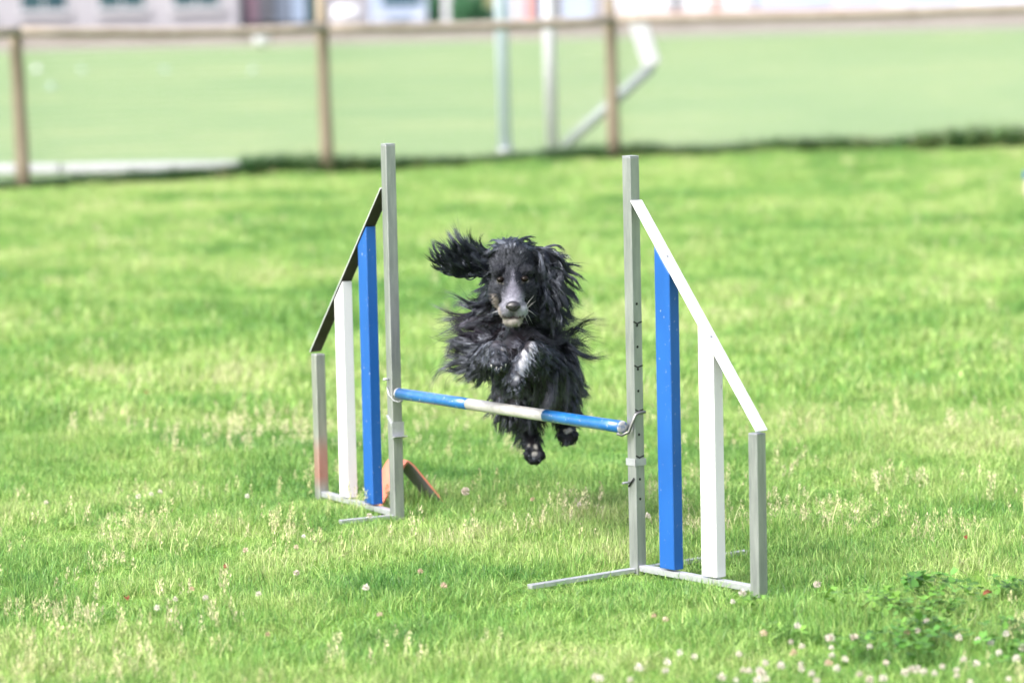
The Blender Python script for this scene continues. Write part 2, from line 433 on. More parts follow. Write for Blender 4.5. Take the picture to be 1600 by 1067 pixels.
fl = La if La.y < 0 else -La
Ln = -Ld
c = LI + Ln * (S + 0.003)
tube_obj('bar_hook', [LI + fl * (S + .004) - Ln * .004 + U * 0.395, LI + fl * (S + 0.004) + Ln * .006 + U * 0.372, c + fl * (S - .004) + U * 0.357,
                      c + fl * 0.002 + Ln * 0.008 + U * 0.352, c - fl * 0.010 + Ln * .016 + U * 0.356], 0.0028, M['galv'], wl, 8)
tube_obj('locking_pin', [LI + fl * S + U * 0.418, LI + fl * (S + 0.018) + U * 0.418], 0.0034, M['alu'], wl, 8)
bm = bmesh.new()      # spare cup: folded sheet round the post with a lip
add_box(bm, LI + Ln * (S + 0.0016) + U * 0.272, (Ln, La, U), (0.0014, S + 0.003, 0.020))
a0 = LI + fl * (S + 0.0016)
e = (Ln * 0.033 - U * 0.028).normalized()
add_box(bm, a0 + U * 0.296, (e, fl, e.cross(fl)), (0.0215, 0.0014, 0.003))
e2 = (Ln * 0.9 + U * 0.25).normalized()
add_box(bm, LI + Ln * (S + 0.014) + U * 0.250 + fl * .002, (e2, La, e2.cross(La)), (0.013, S + 0.004, 0.0014))
bmesh.ops.recalc_face_normals(bm, faces=bm.faces); link_bm('spare_cup', bm, M['alu'], wl)

for k_ in ('barblue', 'barwhite'):
    pb = [n for n in M[k_].node_tree.nodes if n.type == 'BSDF_PRINCIPLED'][0]
    pb.inputs['Coat Weight'].default_value = 0.6; pb.inputs['Coat Roughness'].default_value = 0.25
# ------------------------------------------------------------------ the bar
B0, B1 = at(621, 614.5, 9.885), at(979, 668, 8.885)
bar = thing('hurdle_bar', tuple((B0 + B1) / 2), 'round bar striped blue, white and blue, lying across the hurdle under the dog', 'bar')
def bar_seg(name, t0, t1, mat, r=0.0165):
    bm = bmesh.new(); p0, p1 = B0.lerp(B1, t0), B0.lerp(B1, t1)
    add_tube(bm, [p0.lerp(p1, k / 4) for k in range(5)], r, 20, True); return link_bm(name, bm, mat, bar)
bar_seg('blue_section', 0.010, 0.335, M['barblue'])
bar_seg('white_section', 0.335, 0.672, M['barwhite'], 0.0163)
bar_seg('blue_section', 0.672, 0.982, M['barblue'])
e = (B1 - B0).normalized()
for base, sg, ln in ((B0.lerp(B1, 0.010), -1, 0.012), (B0.lerp(B1, 0.982), 1, 0.006)):
    bm = bmesh.new()
    add_tube(bm, [base, base + e * sg * ln * .55, base + e * sg * ln * .85, base + e * sg * ln], [0.0164, 0.0164, 0.0135, 0.008], 20)
    link_bm('end_cap', bm, M['capworn'], bar)

# ------------------------------------------------------------------ orange folded marker behind the left wing
mk = thing('folded_marker', (-0.30, 10.2, 0), 'orange folded plastic marker standing in the grass behind the left wing', 'marker')
ap0 = Vector((-0.318, 10.16, 0.142)); dy = Vector((-0.10, 0.16, 0)).normalized()
def panel(name, foot, mat, mat_in):
    bm = bmesh.new(); wd = 0.105
    f0 = Vector(foot); tp = ap0.copy()
    prof = [f0, f0.lerp(tp, 0.45) + Vector((0, 0, .004)), f0.lerp(tp, .86) + Vector((0, 0, .006)), tp]
    nrm = (tp - f0).cross(dy).normalized(); nrm = nrm if nrm.z > 0 else -nrm
    outer = [[bm.verts.new(p + dy * k * wd + nrm * 0.003) for k in (0, 1)] for p in prof]
    inner = [[bm.verts.new(p + dy * k * wd - nrm * 0.003) for k in (0, 1)] for p in prof]
    for i in range(3):
        bm.faces.new((outer[i][0], outer[i + 1][0], outer[i + 1][1], outer[i][1]))
        f = bm.faces.new((inner[i][0], inner[i][1], inner[i + 1][1], inner[i + 1][0])); f.material_index = 1
        for k in (0, 1): bm.faces.new((outer[i][k], inner[i][k], inner[i + 1][k], outer[i + 1][k]))
    bm.faces.new((outer[0][0], outer[0][1], inner[0][1], inner[0][0])); bm.faces.new((outer[3][0], inner[3][0], inner[3][1], outer[3][1]))
    bmesh.ops.recalc_face_normals(bm, faces=bm.faces)
    o = link_bm(name, bm, mat, mk); o.data.materials.append(mat_in); return o
panel('panel', (-0.405, 10.16, 0.0), M['orange'], M['orange_in'])
panel('panel', (-0.205, 10.17, 0.0), M['orange'], M['orange_in'])

# ------------------------------------------------------------------ boundary fence
fence = thing('wire_fence', tuple(FA), 'weathered wooden post and rail fence with wire mesh along the lawn', 'fence')
posts = [(-3.919, 27.661, 1.31, -0.015), (-1.528, 28.970, 1.50, -0.012), (0.943, 30.364, 1.43, -0.012)]
sA = [(Vector((x, y, 0)) - FA).dot(FD) for x, y, _, _ in posts]
extra = [sA[0] - 2.75, SC]
allp = [(*(FA + FD * extra[0])[:2], 1.33, 0.0)] + posts + [(*FP(SC)[:2], 1.40, 0.0)]
tops = []
for x, y, h, lean in allp:
    bm = bmesh.new(); pts = []
    for k in range(7):
        z = h * k / 6
        pts.append(Vector((x + lean * z * 1.0 + random.uniform(-.004, .004), y + random.uniform(-.004, .004), z)))
    add_tube(bm, pts, [0.062, 0.060, 0.058, 0.056, 0.055, 0.054, 0.046], 12)
    link_bm('post', bm, M['wood'], fence); tops.append(pts[-1])
RZ = [at(27, 49, 27.66).z, at(27, 49, 27.66).z, at(503, 45, 28.97).z, at(950, 31, 30.36).z, at(1660, 9, 30.65).z]
for p, q in zip(tops, tops[1:]):
    p_ = Vector((p.x, p.y, RZ[tops.index(p)])) - FN * 0.098; q_ = Vector((q.x, q.y, RZ[tops.index(q)])) - FN * 0.098
    bm = bmesh.new(); k = 8
    add_tube(bm, [p_.lerp(q_, i / k) + Vector((0, 0, -0.02 * math.sin(math.pi * i / k) + random.uniform(-.004, .004))) for i in range(k + 1)],
             [0.042 + random.uniform(-.003, .003) for _ in range(k + 1)], 10)
    link_bm('rail', bm, M['rail'], fence)
def wires():
    V, F_ = [], []
    def pr(p, q, r):
        d = (q - p).normalized(); a = d.orthogonal().normalized(); b = d.cross(a); n0 = len(V)
        for c_ in (p, q):
            for k in range(3):
                th = 2 * math.pi * k / 3; V.append(tuple(c_ + a * math.cos(th) * r + b * math.sin(th) * r))
        for k in range(3): F_.append((n0 + k, n0 + (k + 1) % 3, n0 + 3 + (k + 1) % 3, n0 + 3 + k))
    s0, s1 = extra[0], extra[1]
    n = int((s1 - s0) / 0.04)
    for i in range(n + 1):
        p = FP(s0 + (s1 - s0) * i / n, .064)
        pr(p + U * 0.03, p + U * 1.26, 0.0018)
    for k in range(25):
        z = 0.03 + k * 0.05125
        pr(FP(s0, .067) + U * z, FP(SB - .001, .067) + U * z, 0.0018); pr(FP(SB + .001, .067) + U * z, FP(s1, .067) + U * z, 0.0018)
    return link_np('wire_mesh', np.array(V), np.array(F_), M['wire'], fence, False)
tag(wires(), kind='stuff')

# ------------------------------------------------------------------ things behind the fence
def ground_pt(px, py):
    a = at(px, py, 1.0); t = -CAM_H / (a.z - CAM_H); return Vector((a.x * t, t, 0))

for (x0, x1, lab) in ((-5.6, -3.915, 'white board lying on the grass behind the fence, its end at the leftmost post'),
                      (-3.885, -2.33, 'white board lying on the grass behind the fence, between the two left posts')):
    y0, y1 = 30.05 + (x0 + 4.46) * -0.16, 30.05 + (x1 + 4.46) * -0.16
    d = Vector((x1 - x0, y1 - y0, 0)); L = d.length; d.normalize()
    o = box_obj('lying_board', Vector(((x0 + x1) / 2, (y0 + y1) / 2, 0.047)), (d, Vector((-d.y, d.x, 0)), U), (L / 2, 0.06, 0.043), M['sill'], None, 0.012)
    tag(o, lab, 'board', 'white boards lying behind the fence')

gb = Vector((0.414, 31.9, 0))
goal = thing('goal_frame', tuple(gb), 'white goal side frame with a bent rear arm standing behind the fence', 'goal')
el = at(1019, 104, 31.9); lowp = Vector((0.50, 31.9, 0.03)); topp = at(936, -150, 31.9)
tube_obj('upright', [gb, at(852, -150, 31.9)], 0.060, M['goal'], goal, 16)
tube_obj('lower_arm', [lowp, el], 0.055, M['goalgrey'], goal, 12)
e = (topp - el); L = e.length; e.normalize(); ay = Vector((0, 1, 0))
box_obj('upper_arm', (el + topp) / 2, (e, ay, e.cross(ay)), (L / 2, 0.05, 0.085), M['goal'], goal, 0.02)
tube_obj('top_tube', [at(852, -150, 31.9), topp], 0.055, M['goal'], goal, 12)
def net():
    V, F_ = [], []
    def pr(p, q, r=0.0016):
        d = (q - p).normalized(); a = d.orthogonal().normalized(); b = d.cross(a); n0 = len(V)
        for c_ in (p, q):
            for k in range(3):
                th = 2 * math.pi * k / 3; V.append(tuple(c_ + a * math.cos(th) * r + b * math.sin(th) * r))
        for k in range(3): F_.append((n0 + k, n0 + (k + 1) % 3, n0 + 3 + (k + 1) % 3, n0 + 3 + k))
    A_, B_, C_, D_ = gb + U * 0.05, lowp, el, topp
    T_ = at(852, -150, 31.9)
    for i in range(1, 26):
        u = i / 26
        pr(A_.lerp(T_, u), (B_.lerp(C_, u * 2) if u < .5 else C_.lerp(D_, u * 2 - 1)))
        pr(A_.lerp(T_, u), (B_.lerp(C_, min(1, u * 2 + .5)) if u < .25 else C_.lerp(D_, max(0, u * 1.4 - .4))))
    return link_np('net', np.array(V), np.array(F_), M['wire'], goal, False)
tag(net(), kind='stuff')
pole = thing('steel_pole', (-0.021, 31.85, 0), 'pale blue grey steel pole standing left of the white goal frame', 'pole')
tube_obj('shaft', [Vector((-0.021, 31.85, 0)), Vector((-0.07, 31.85, 4.2))], 0.062, M['palepole'], pole, 16)
tube_obj('ground_sleeve', [Vector((-0.021, 31.85, 0)), Vector((-0.021, 31.85, 0.05))], 0.085, M['galv'], pole, 16)

# stake with a blue cap at the right edge of the lawn
sb = Vector((3.52, 23.2, 0))
st = thing('capped_stake', tuple(sb), 'short stake with a blue cap at the right edge of the lawn', 'stake')
tube_obj('stake', [sb, sb + U * 0.17], 0.018, M['tan'], st, 10)
tube_obj('cap', [sb + U * 0.17, sb + U * 0.20, sb + U * 0.225], [0.028, 0.028, 0.016], M['blue'], st, 12)

# white marker discs out on the playing field
def cone_disc(px, py, mat, lab):
    p = ground_pt(px, py); bm = bmesh.new()
    add_tube(bm, [p + U * z for z in (0.005, 0.02, 0.07, 0.12, 0.125)], [0.075, 0.07, 0.05, 0.03, 0.02], 14)
    o = link_bm('training_cone', bm, mat); tag(o, lab, 'cone', 'training cones on the playing field'); return o
cone_disc(58, 112, M['goal'], 'small white training cone on the field just right of the leftmost post')
for px, py, t_ in ((80, 140, 'pale training cone nearest the fence at the far left of the field'), (128, 114, 'pale training cone in the field row, first from the left'),
                   (258, 114, 'pale training cone in the field row, second from the left'), (395, 114, 'pale training cone in the field row, just left of the middle post')):
    cone_disc(px, py, M['palecone'], t_)
p = ground_pt(408, 74)
bm = bmesh.new(); bmesh.ops.create_icosphere(bm, subdivisions=3, radius=0.2, matrix=Matrix.Translation(p + U * 0.2))
for f in bm.faces: f.smooth = True
tag(link_bm('ball', bm, M['goal']), 'white ball at the far edge of the playing field, left of the middle post', 'ball')

# left building: grey rendered wall, windows with white sills
D1 = 106.0
def X(px, d=D1): return at(px, 0, d).x
bl = thing('grey_building', (X(150), D1, 0), 'long grey rendered building with a tan plinth beyond the field', 'building')
AX = XYZ
def bbox(name, x0, x1, y0, y1, z0, z1, mat, parent, bev=0.0):
    return box_obj(name, Vector(((x0 + x1) / 2, (y0 + y1) / 2, (z0 + z1) / 2)), AX, ((x1 - x0) / 2, (y1 - y0) / 2, (z1 - z0) / 2), mat, parent, bev)
bbox('wall', X(-500), X(372), D1, D1 + 8, 0.34, 3.4, M['render'], bl)
bbox('plinth', X(-500), X(372), D1 - 0.06, D1 + 8, 0.0, 0.34, M['plinth'], bl)
bbox('roof', X(-510), X(382), D1 - 0.4, D1 + 8.4, 3.4, 3.65, M['dark'], bl)
for px0, px1 in ((-90, -14), (30, 106), (152, 228), (268, 345)):
    wn = bbox('window', X(px0), X(px1), D1 - 0.03, D1 + 0.05, 1.08, 2.3, M['sill'], bl)
    mid = (X(px0) + X(px1)) / 2
    for (a_, b_) in ((X(px0) + 0.06, mid - 0.03), (mid + 0.03, X(px1) - 0.06)):
        bbox('pane', a_, b_, D1 - 0.04, D1 - 0.031, 1.12, 2.24, M['glass'], wn)
    bbox('sill', X(px0) - 0.05, X(px1) + 0.05, D1 - 0.16, D1 - 0.031, 0.94, 1.078, M['sill'], wn)
# dark glazed kiosk
D2 = 107.5
kx = thing('glazed_kiosk', (X(435, D2), D2, 0), 'dark framed glazed kiosk beside the grey building beyond the field', 'kiosk')
bbox('base', X(374, D2), X(500, D2), D2, D2 + 3, 0, 0.42, M['plinth'], kx)
bbox('frame', X(374, D2), X(500, D2), D2 + 0.03, D2 + 3, 0.42, 2.6, M['dark'], kx)
for px0, px1, m_ in ((386, 402, 'pink'), (404, 424, 'render'), (429, 452, 'bluegrey'), (455, 476, 'paleblue'), (480, 494, 'glass')):
    bbox('pane', X(px0, D2), X(px1, D2), D2 - 0.01, D2 + 0.029, 0.55, 2.4, M[m_], kx)
# white rounded tank
tk = thing('white_tank', (X(540), D1, 0), 'white rounded tank on legs right of the middle post, far off', 'tank')
bm = bmesh.new()
c = Vector((X(540), D1, 0.74)); add_tube(bm, [c + Vector((x, 0, 0)) for x in (-0.44, -0.40, -0.30, 0.30, 0.40, 0.44)], [0.18, 0.28, 0.33, 0.33, 0.28, 0.18], 16)
link_bm('vessel', bm, M['goal'], tk)
for sx in (-0.25, 0.25): bbox('leg', c.x + sx - 0.04, c.x + sx + 0.04, D1 - 0.2, D1 + 0.2, 0, 0.45, M['dark'], tk)

# a parked car seen from the front
def car(cx, cy, body, lab):
    t = thing('parked_car', (cx, cy, 0), lab, 'car')
    prof = [(0, 0.30), (0.05, 0.62), (0.25, 0.78), (1.1, 0.92), (1.75, 1.40), (3.2, 1.44), (3.9, 1.0), (4.2, 0.9), (4.25, 0.35)]
    bm = bmesh.new(); rows = []
    for k in range(len(prof)):
        y, z = prof[k]; wd = 0.86 if z < 1.1 else 0.66
        rows.append([bm.verts.new((cx + s * wd, cy + y, z)) for s in (-1, -.8, .8, 1)] + [bm.verts.new((cx + s * 0.86, cy + y, 0.22)) for s in (1, -1)])
    for a_, b_ in zip(rows, rows[1:]):
        for i in range(6): bm.faces.new((a_[i], b_[i], b_[(i + 1) % 6], a_[(i + 1) % 6]))
    bm.faces.new(list(reversed(rows[0]))); bm.faces.new(rows[-1])
    bmesh.ops.recalc_face_normals(bm, faces=bm.faces); bmesh.ops.bevel(bm, geom=list(bm.edges), offset=0.03, segments=2, affect='EDGES')
    link_bm('body', bm, body, t)
    e = Vector((0, 0.65, 0.48)).normalized()
    box_obj('windscreen', Vector((cx, cy + 1.42, 1.18)) + Vector((0, -.03, .03)), (XYZ[0], e, XYZ[0].cross(e)), (0.6, 0.33, 0.01), M['glass'], t)
    for s in (-1, 1):
        box_obj('headlight', Vector((cx + s * 0.62, cy + 0.07, 0.66)), AX, (0.16, 0.06, 0.07), M['goal'], t, 0.02)
        for yy in (0.75, 3.4):
            wh = tube_obj('wheel', [(cx + s * 0.70, cy + yy, 0.31), (cx + s * 0.88, cy + yy, 0.31)], 0.31, M['tyre'], t, 18)
            tube_obj('rim', [(cx + s * 0.875, cy + yy, 0.31), (cx + s * 0.89, cy + yy, 0.31)], 0.19, M['galv'], wh, 14) if False else None
    bbox('grille', cx - 0.38, cx + 0.38, cy - 0.012, cy + 0.05, 0.42, 0.58, M['dark'], t)
    return t
car(X(625, 108), 108, M['bluegrey'], 'blue grey car parked nose-on beyond the field, left of the shrubs')

# shrubs: stems and many leaf faces
def shrub(px, d, wd, ht, lab):
    cx = X(px, d); t = thing('shrub', (cx, d, 0), lab, 'shrub', 'shrubs beyond the playing field')
    bm = bmesh.new()
    for k in range(5):
        a_ = random.uniform(-1, 1); add_tube(bm, [(cx, d, 0), (cx + a_ * wd * .2, d, ht * .4), (cx + a_ * wd * .45, d + random.uniform(-.2, .2), ht * .8)], [0.03, 0.02, 0.008], 6)
    link_bm('stem', bm, M['wood'], t)
    n = 1500; q = rng.normal(size=(n, 3)); q /= np.linalg.norm(q, axis=1)[:, None]
    q *= rng.uniform(0.3, 1, n)[:, None] ** .5; lump = 1 + 0.25 * np.sin(q[:, 0] * 5) * np.cos(q[:, 2] * 4 + 1)
    c = np.array([cx, d, ht * .52]) + q * np.array([wd / 2, .45, ht * .5]) * lump[:, None]
    a1 = rng.normal(size=(n, 3)) * .045; a2 = rng.normal(size=(n, 3)) * .045
    V = np.stack([c - a1, c + a2, c + a1, c - a2], 1).reshape(-1, 3); Fq = np.arange(4 * n).reshape(n, 4)
    col = np.repeat(rng.uniform(0, 1, (n, 3)), 4, 0)
    link_np('crown', V, Fq, M['shrub'], t, False, col)
shrub(722, 108.5, 0.95, 1.35, 'round green shrub left of the pale pole, far off')
shrub(757, 108.8, 0.9, 1.6, 'taller green shrub just beside the pale pole, far off')
shrub(680, 108.6, 0.5, 1.5, 'narrow dark shrub beside the parked car, far off')
for px, m_, lab, nm, w_ in ((768, 'tan', 'pale yellow notice board above the shrub, far off', 'notice_board', .22), (806, 'tan', 'tan post between the two goal poles, far off', 'marker_post', .16),
                      (826, 'orange', 'orange post just left of the white goal upright, far off', 'marker_post', .22),
                      (844, 'navy', 'navy post close against the white goal upright, far off', 'marker_post', .15),
                      (869, 'dark', 'dark green post just right of the white goal upright, far off', 'marker_post', .12),
                      (697, 'goal', 'white post between the shrubs, far off', 'marker_post', .22)):
    d_ = 107.0 if px != 768 else 107.6
    cx = X(px, d_); t = thing(nm, (cx, d_, 0), lab, 'post' if nm == 'marker_post' else 'notice board', 'posts along the far edge of the field' if nm == 'marker_post' else None)
    if nm == 'marker_post':
        bbox('shaft', cx - w_ / 2, cx + w_ / 2, d_ - .08, d_ + .08, 0.0, 1.7, M[m_], t, 0.03); bbox('foot_plate', cx - w_ * .8, cx + w_ * .8, d_ - .2, d_ + .2, 0.01, 0.06, M['galv'], t)
    else:
        bbox('board', cx - .2, cx + .2, d_ - .02, d_ + .02, 0.9, 1.5, M['seed'], t); bbox('leg', cx - .03, cx + .03, d_ - .015, d_ + .015, 0.0, 0.9, M['dark'], t)
# low wall along the far edge
D4 = 105.2
lw = thing('low_wall', (X(700, D4), D4, 0), 'low tan wall along the far edge of the field, under the shrubs', 'wall')
n = 14
for i in range(n):
    x0 = X(376, D4) + (X(985, D4) - X(376, D4)) * i / n; x1 = X(376, D4) + (X(985, D4) - X(376, D4)) * (i + 1) / n
    bbox('block', x0 + .006, x1 - .006, D4 + random.uniform(-.01, .01), D4 + .3, 0.0, 0.38 + random.uniform(-.01, .01), M['plinth'], lw, 0.015)
# long pale shed behind the parked car and the shrubs
D5 = 118.0
sh = thing('long_shed', (X(740, D5), D5, 0), 'long pale grey shed behind the parked car and shrubs beyond the field', 'building')
bbox('wall', X(470, D5), X(975, D5), D5, D5 + 6, 0.3, 3.0, M['render'], sh)
bbox('base', X(470, D5), X(975, D5), D5 - .06, D5 + 6, 0.0, 0.3, M['plinth'], sh)
bbox('roof', X(462, D5), X(978, D5), D5 - .4, D5 + 6.4, 3.0, 3.25, M['dark'], sh)
for px0, px1 in ((578, 592), (774, 800), (812, 822), (880, 925)):
    bbox('door_panel', X(px0, D5), X(px1, D5), D5 - .05, D5 - .001, 0.32, 2.4, M['paleblue'], sh)
# white building on the right
D3 = 112.0
bw = thing('white_building', (X(1290, D3), D3, 0), 'low white clad building with pale blue panels and brown base beyond the field, right', 'building')
bbox('wall', X(966, D3), X(2300, D3), D3, D3 + 8, 0.55, 3.2, M['wallwhite'], bw)
bbox('base', X(966, D3), X(2300, D3), D3 - .08, D3 + 8, 0.0, 0.55, M['plinth'], bw)
bbox('coping', X(964, D3), X(2300, D3), D3 - .14, D3 - .081, 0.46, 0.60, M['brick'], bw)
bbox('roof', X(950, D3), X(2310, D3), D3 - .4, D3 + 8.4, 3.2, 3.45, M['dark'], bw)
for px0, px1, m_ in ((1050, 1060, 'dark'), (1112, 1124, 'brick'), (1172, 1182, 'bluegrey'), (1190, 1300, 'paleblue'), (1318, 1376, 'paleblue'), (1412, 1500, 'paleblue'), (1530, 1600, 'paleblue')):
    bbox('pillar' if px1 - px0 < 20 else 'panel', X(px0, D3), X(px1, D3), D3 - .07, D3 - .001, 0.62, 3.0, M[m_], bw)
# ------------------------------------------------------------------ the dog, in the air above the bar
DOG0 = at(803, 560, 9.5)
dog = thing('dog', tuple(DOG0), 'black long-haired spaniel with flying ears leaping over the striped bar', 'dog')

def capsule(bm, p0, p1, r0, r1, n=16, rings=5):
    p0, p1 = Vector(p0), Vector(p1); d = (p1 - p0); L = max(d.length, 1e-5); d = d / L
    pts, rad = [], []
    for k in range(rings):
        a_ = math.pi / 2 * (1 - k / rings); pts.append(p0 - d * r0 * math.sin(a_)); rad.append(max(r0 * math.cos(a_), r0 * .08))
    for k in range(4): pts.append(p0 + d * L * k / 4); rad.append(r0 + (r1 - r0) * k / 4)
    for k in range(rings + 1):
        a_ = math.pi / 2 * k / rings; pts.append(p1 + d * r1 * math.sin(a_)); rad.append(max(r1 * math.cos(a_), r1 * .08))
    add_tube(bm, pts, rad, n)

def ball(bm, c, r, rot=None):
    m = Matrix.Translation(c)
    if rot is not None: m = m @ rot
    bmesh.ops.create_icosphere(bm, subdivisions=3, radius=1.0, matrix=m @ Matrix.Diagonal((*r, 1)))

def chain(bm, pts):
    for (a_, ra), (b_, rb) in zip(pts, pts[1:]): capsule(bm, a_, b_, ra, rb)

def slab(bm, pts, th):
    vs = []
    for p in pts:
        for s in (-1, 1): vs.append(bm.verts.new(Vector(p) + Vector((0, s * th, 0))))
    r = bmesh.ops.convex_hull(bm, input=vs)
    bmesh.ops.delete(bm, geom=[g for g in r['geom_interior'] if isinstance(g, bmesh.types.BMVert)], context='VERTS')

EYE = [at(782, 437, 9.226), at(820, 436, 9.226)]
NOSE = at(802, 479, 9.128)
bm = bmesh.new()
# head
ball(bm, at(801, 413, 9.335), (0.060, 0.090, 0.060))
ball(bm, at(801, 400, 9.31), (0.050, 0.055, 0.043))
for sx in (-1, 1):
    ball(bm, at(801 + sx * 20, 424, 9.264), (0.023, 0.026, 0.0175))       # brow
    ball(bm, at(801 + sx * 19, 455, 9.278), (0.031, 0.050, 0.044))       # cheek
    ball(bm, at(801.5 + sx * 11, 484, 9.178), (0.0205, 0.030, 0.0235))    # flews
capsule(bm, at(801, 436, 9.265), at(802, 474, 9.172), 0.034, 0.0280)
capsule(bm, at(801, 425, 9.255), at(802, 462, 9.185), 0.020, 0.020)
capsule(bm, at(801, 478, 9.28), at(801, 497, 9.195), 0.040, 0.0215)      # lower jaw
ball(bm, at(801, 501.5, 9.182), (0.0265, 0.022, 0.0145))
# neck and trunk
capsule(bm, at(801, 430, 9.385), at(804, 530, 9.50), 0.066, 0.086)
capsule(bm, at(806, 545, 9.47), at(818, 560, 9.70), 0.090, 0.088)
capsule(bm, at(818, 560, 9.70), at(834, 575, 9.98), 0.088, 0.080)
ball(bm, at(802, 545, 9.40), (0.075, 0.065, 0.070))
# folded fore legs
FL = {'l': [(at(768, 545, 9.43), .050), (at(752, 563, 9.37), .036), (at(766, 549, 9.26), .026), (at(777, 543, 9.19), .021), (at(778, 553, 9.165), .023), (at(779, 563, 9.15), .022)],
      'r': [(at(842, 545, 9.43), .050), (at(856, 566, 9.37), .037), (at(838, 549, 9.25), .027), (at(828, 545, 9.19), .0225), (at(812, 572, 9.165), .022), (at(804, 592, 9.15), .023)]}
for k in FL: chain(bm, FL[k])
for px, py, d in ((769, 566, 9.142), (776, 569, 9.134), (783, 569, 9.134), (789, 565, 9.142)): ball(bm, at(px, py, d), (.0085, .015, .011))
for px, py, d in ((795, 597, 9.142), (801, 602, 9.134), (808, 601, 9.134), (813, 595, 9.142)): ball(bm, at(px, py, d), (.0085, .013, .012))
# hind legs, stretched out behind and below
HL = {'l': [(at(808, 575, 9.95), .085), (at(806, 628, 9.86), .058), (at(822, 660, 9.98), .032), (at(830, 690, 9.90), .024), (at(835, 707, 9.87), .026)],
      'r': [(at(862, 575, 9.98), .085), (at(872, 622, 9.88), .056), (at(880, 645, 9.99), .032), (at(884, 664, 9.93), .024), (at(887, 678, 9.90), .026)]}
for k in HL: chain(bm, HL[k])
for cx, cy, d in ((835, 711, 9.86), (887, 681, 9.89)):
    for k, (ox, oy) in enumerate(((-11, 0), (-4, 7), (4, 7), (11, 0))): ball(bm, at(cx + ox, cy + oy, d - .01), (.0115, .015, .0165))
# ear flaps
EARL = [at(px, py, 9.335) for px, py in ((768, 390), (766, 430), (735, 434), (712, 434), (697, 424), (694, 404), (712, 396), (735, 390))]
EARR = [at(px, py, 9.335) for px, py in ((832, 386), (856, 390), (873, 407), (880, 430), (877, 458), (864, 484), (846, 486), (836, 435))]
slab(bm, EARL, 0.008); slab(bm, EARR, 0.016)
me = bpy.data.meshes.new('dog_raw'); bm.to_mesh(me); bm.free()
tmp = bpy.data.objects.new('dog_raw', me); COL.objects.link(tmp)
md = tmp.modifiers.new('r', 'REMESH'); md.mode = 'VOXEL'; md.voxel_size = 0.0042; md.adaptivity = 0
md2 = tmp.modifiers.new('s', 'SMOOTH'); md2.iterations = 4; md2.factor = 0.5
dg = bpy.context.evaluated_depsgraph_get()
me2 = bpy.data.meshes.new_from_object(tmp.evaluated_get(dg))
bpy.data.objects.remove(tmp); bpy.data.meshes.remove(me)
me2.name = 'dog_body'

nv = len(me2.vertices)
BV = np.empty(nv * 3, np.float32); me2.vertices.foreach_get('co', BV); BV = BV.reshape(-1, 3).astype(float)
me2.calc_loop_triangles()
TR = np.empty(len(me2.loop_triangles) * 3, np.int32); me2.loop_triangles.foreach_get('vertices', TR); TR = TR.reshape(-1, 3)
va = lambda v: np.array(v[:])

def vnoise(P, s, seed=0):
    """cheap smooth noise in -1..1"""
    r_ = np.random.default_rng(seed + 100); o = np.zeros(len(P))
    for k in range(5):
        f_ = r_.normal(size=3) * s * (1 + .5 * k); o += np.sin(P @ f_ + r_.uniform(0, 6.28)) / (1 + .3 * k)
    return o / 2.6

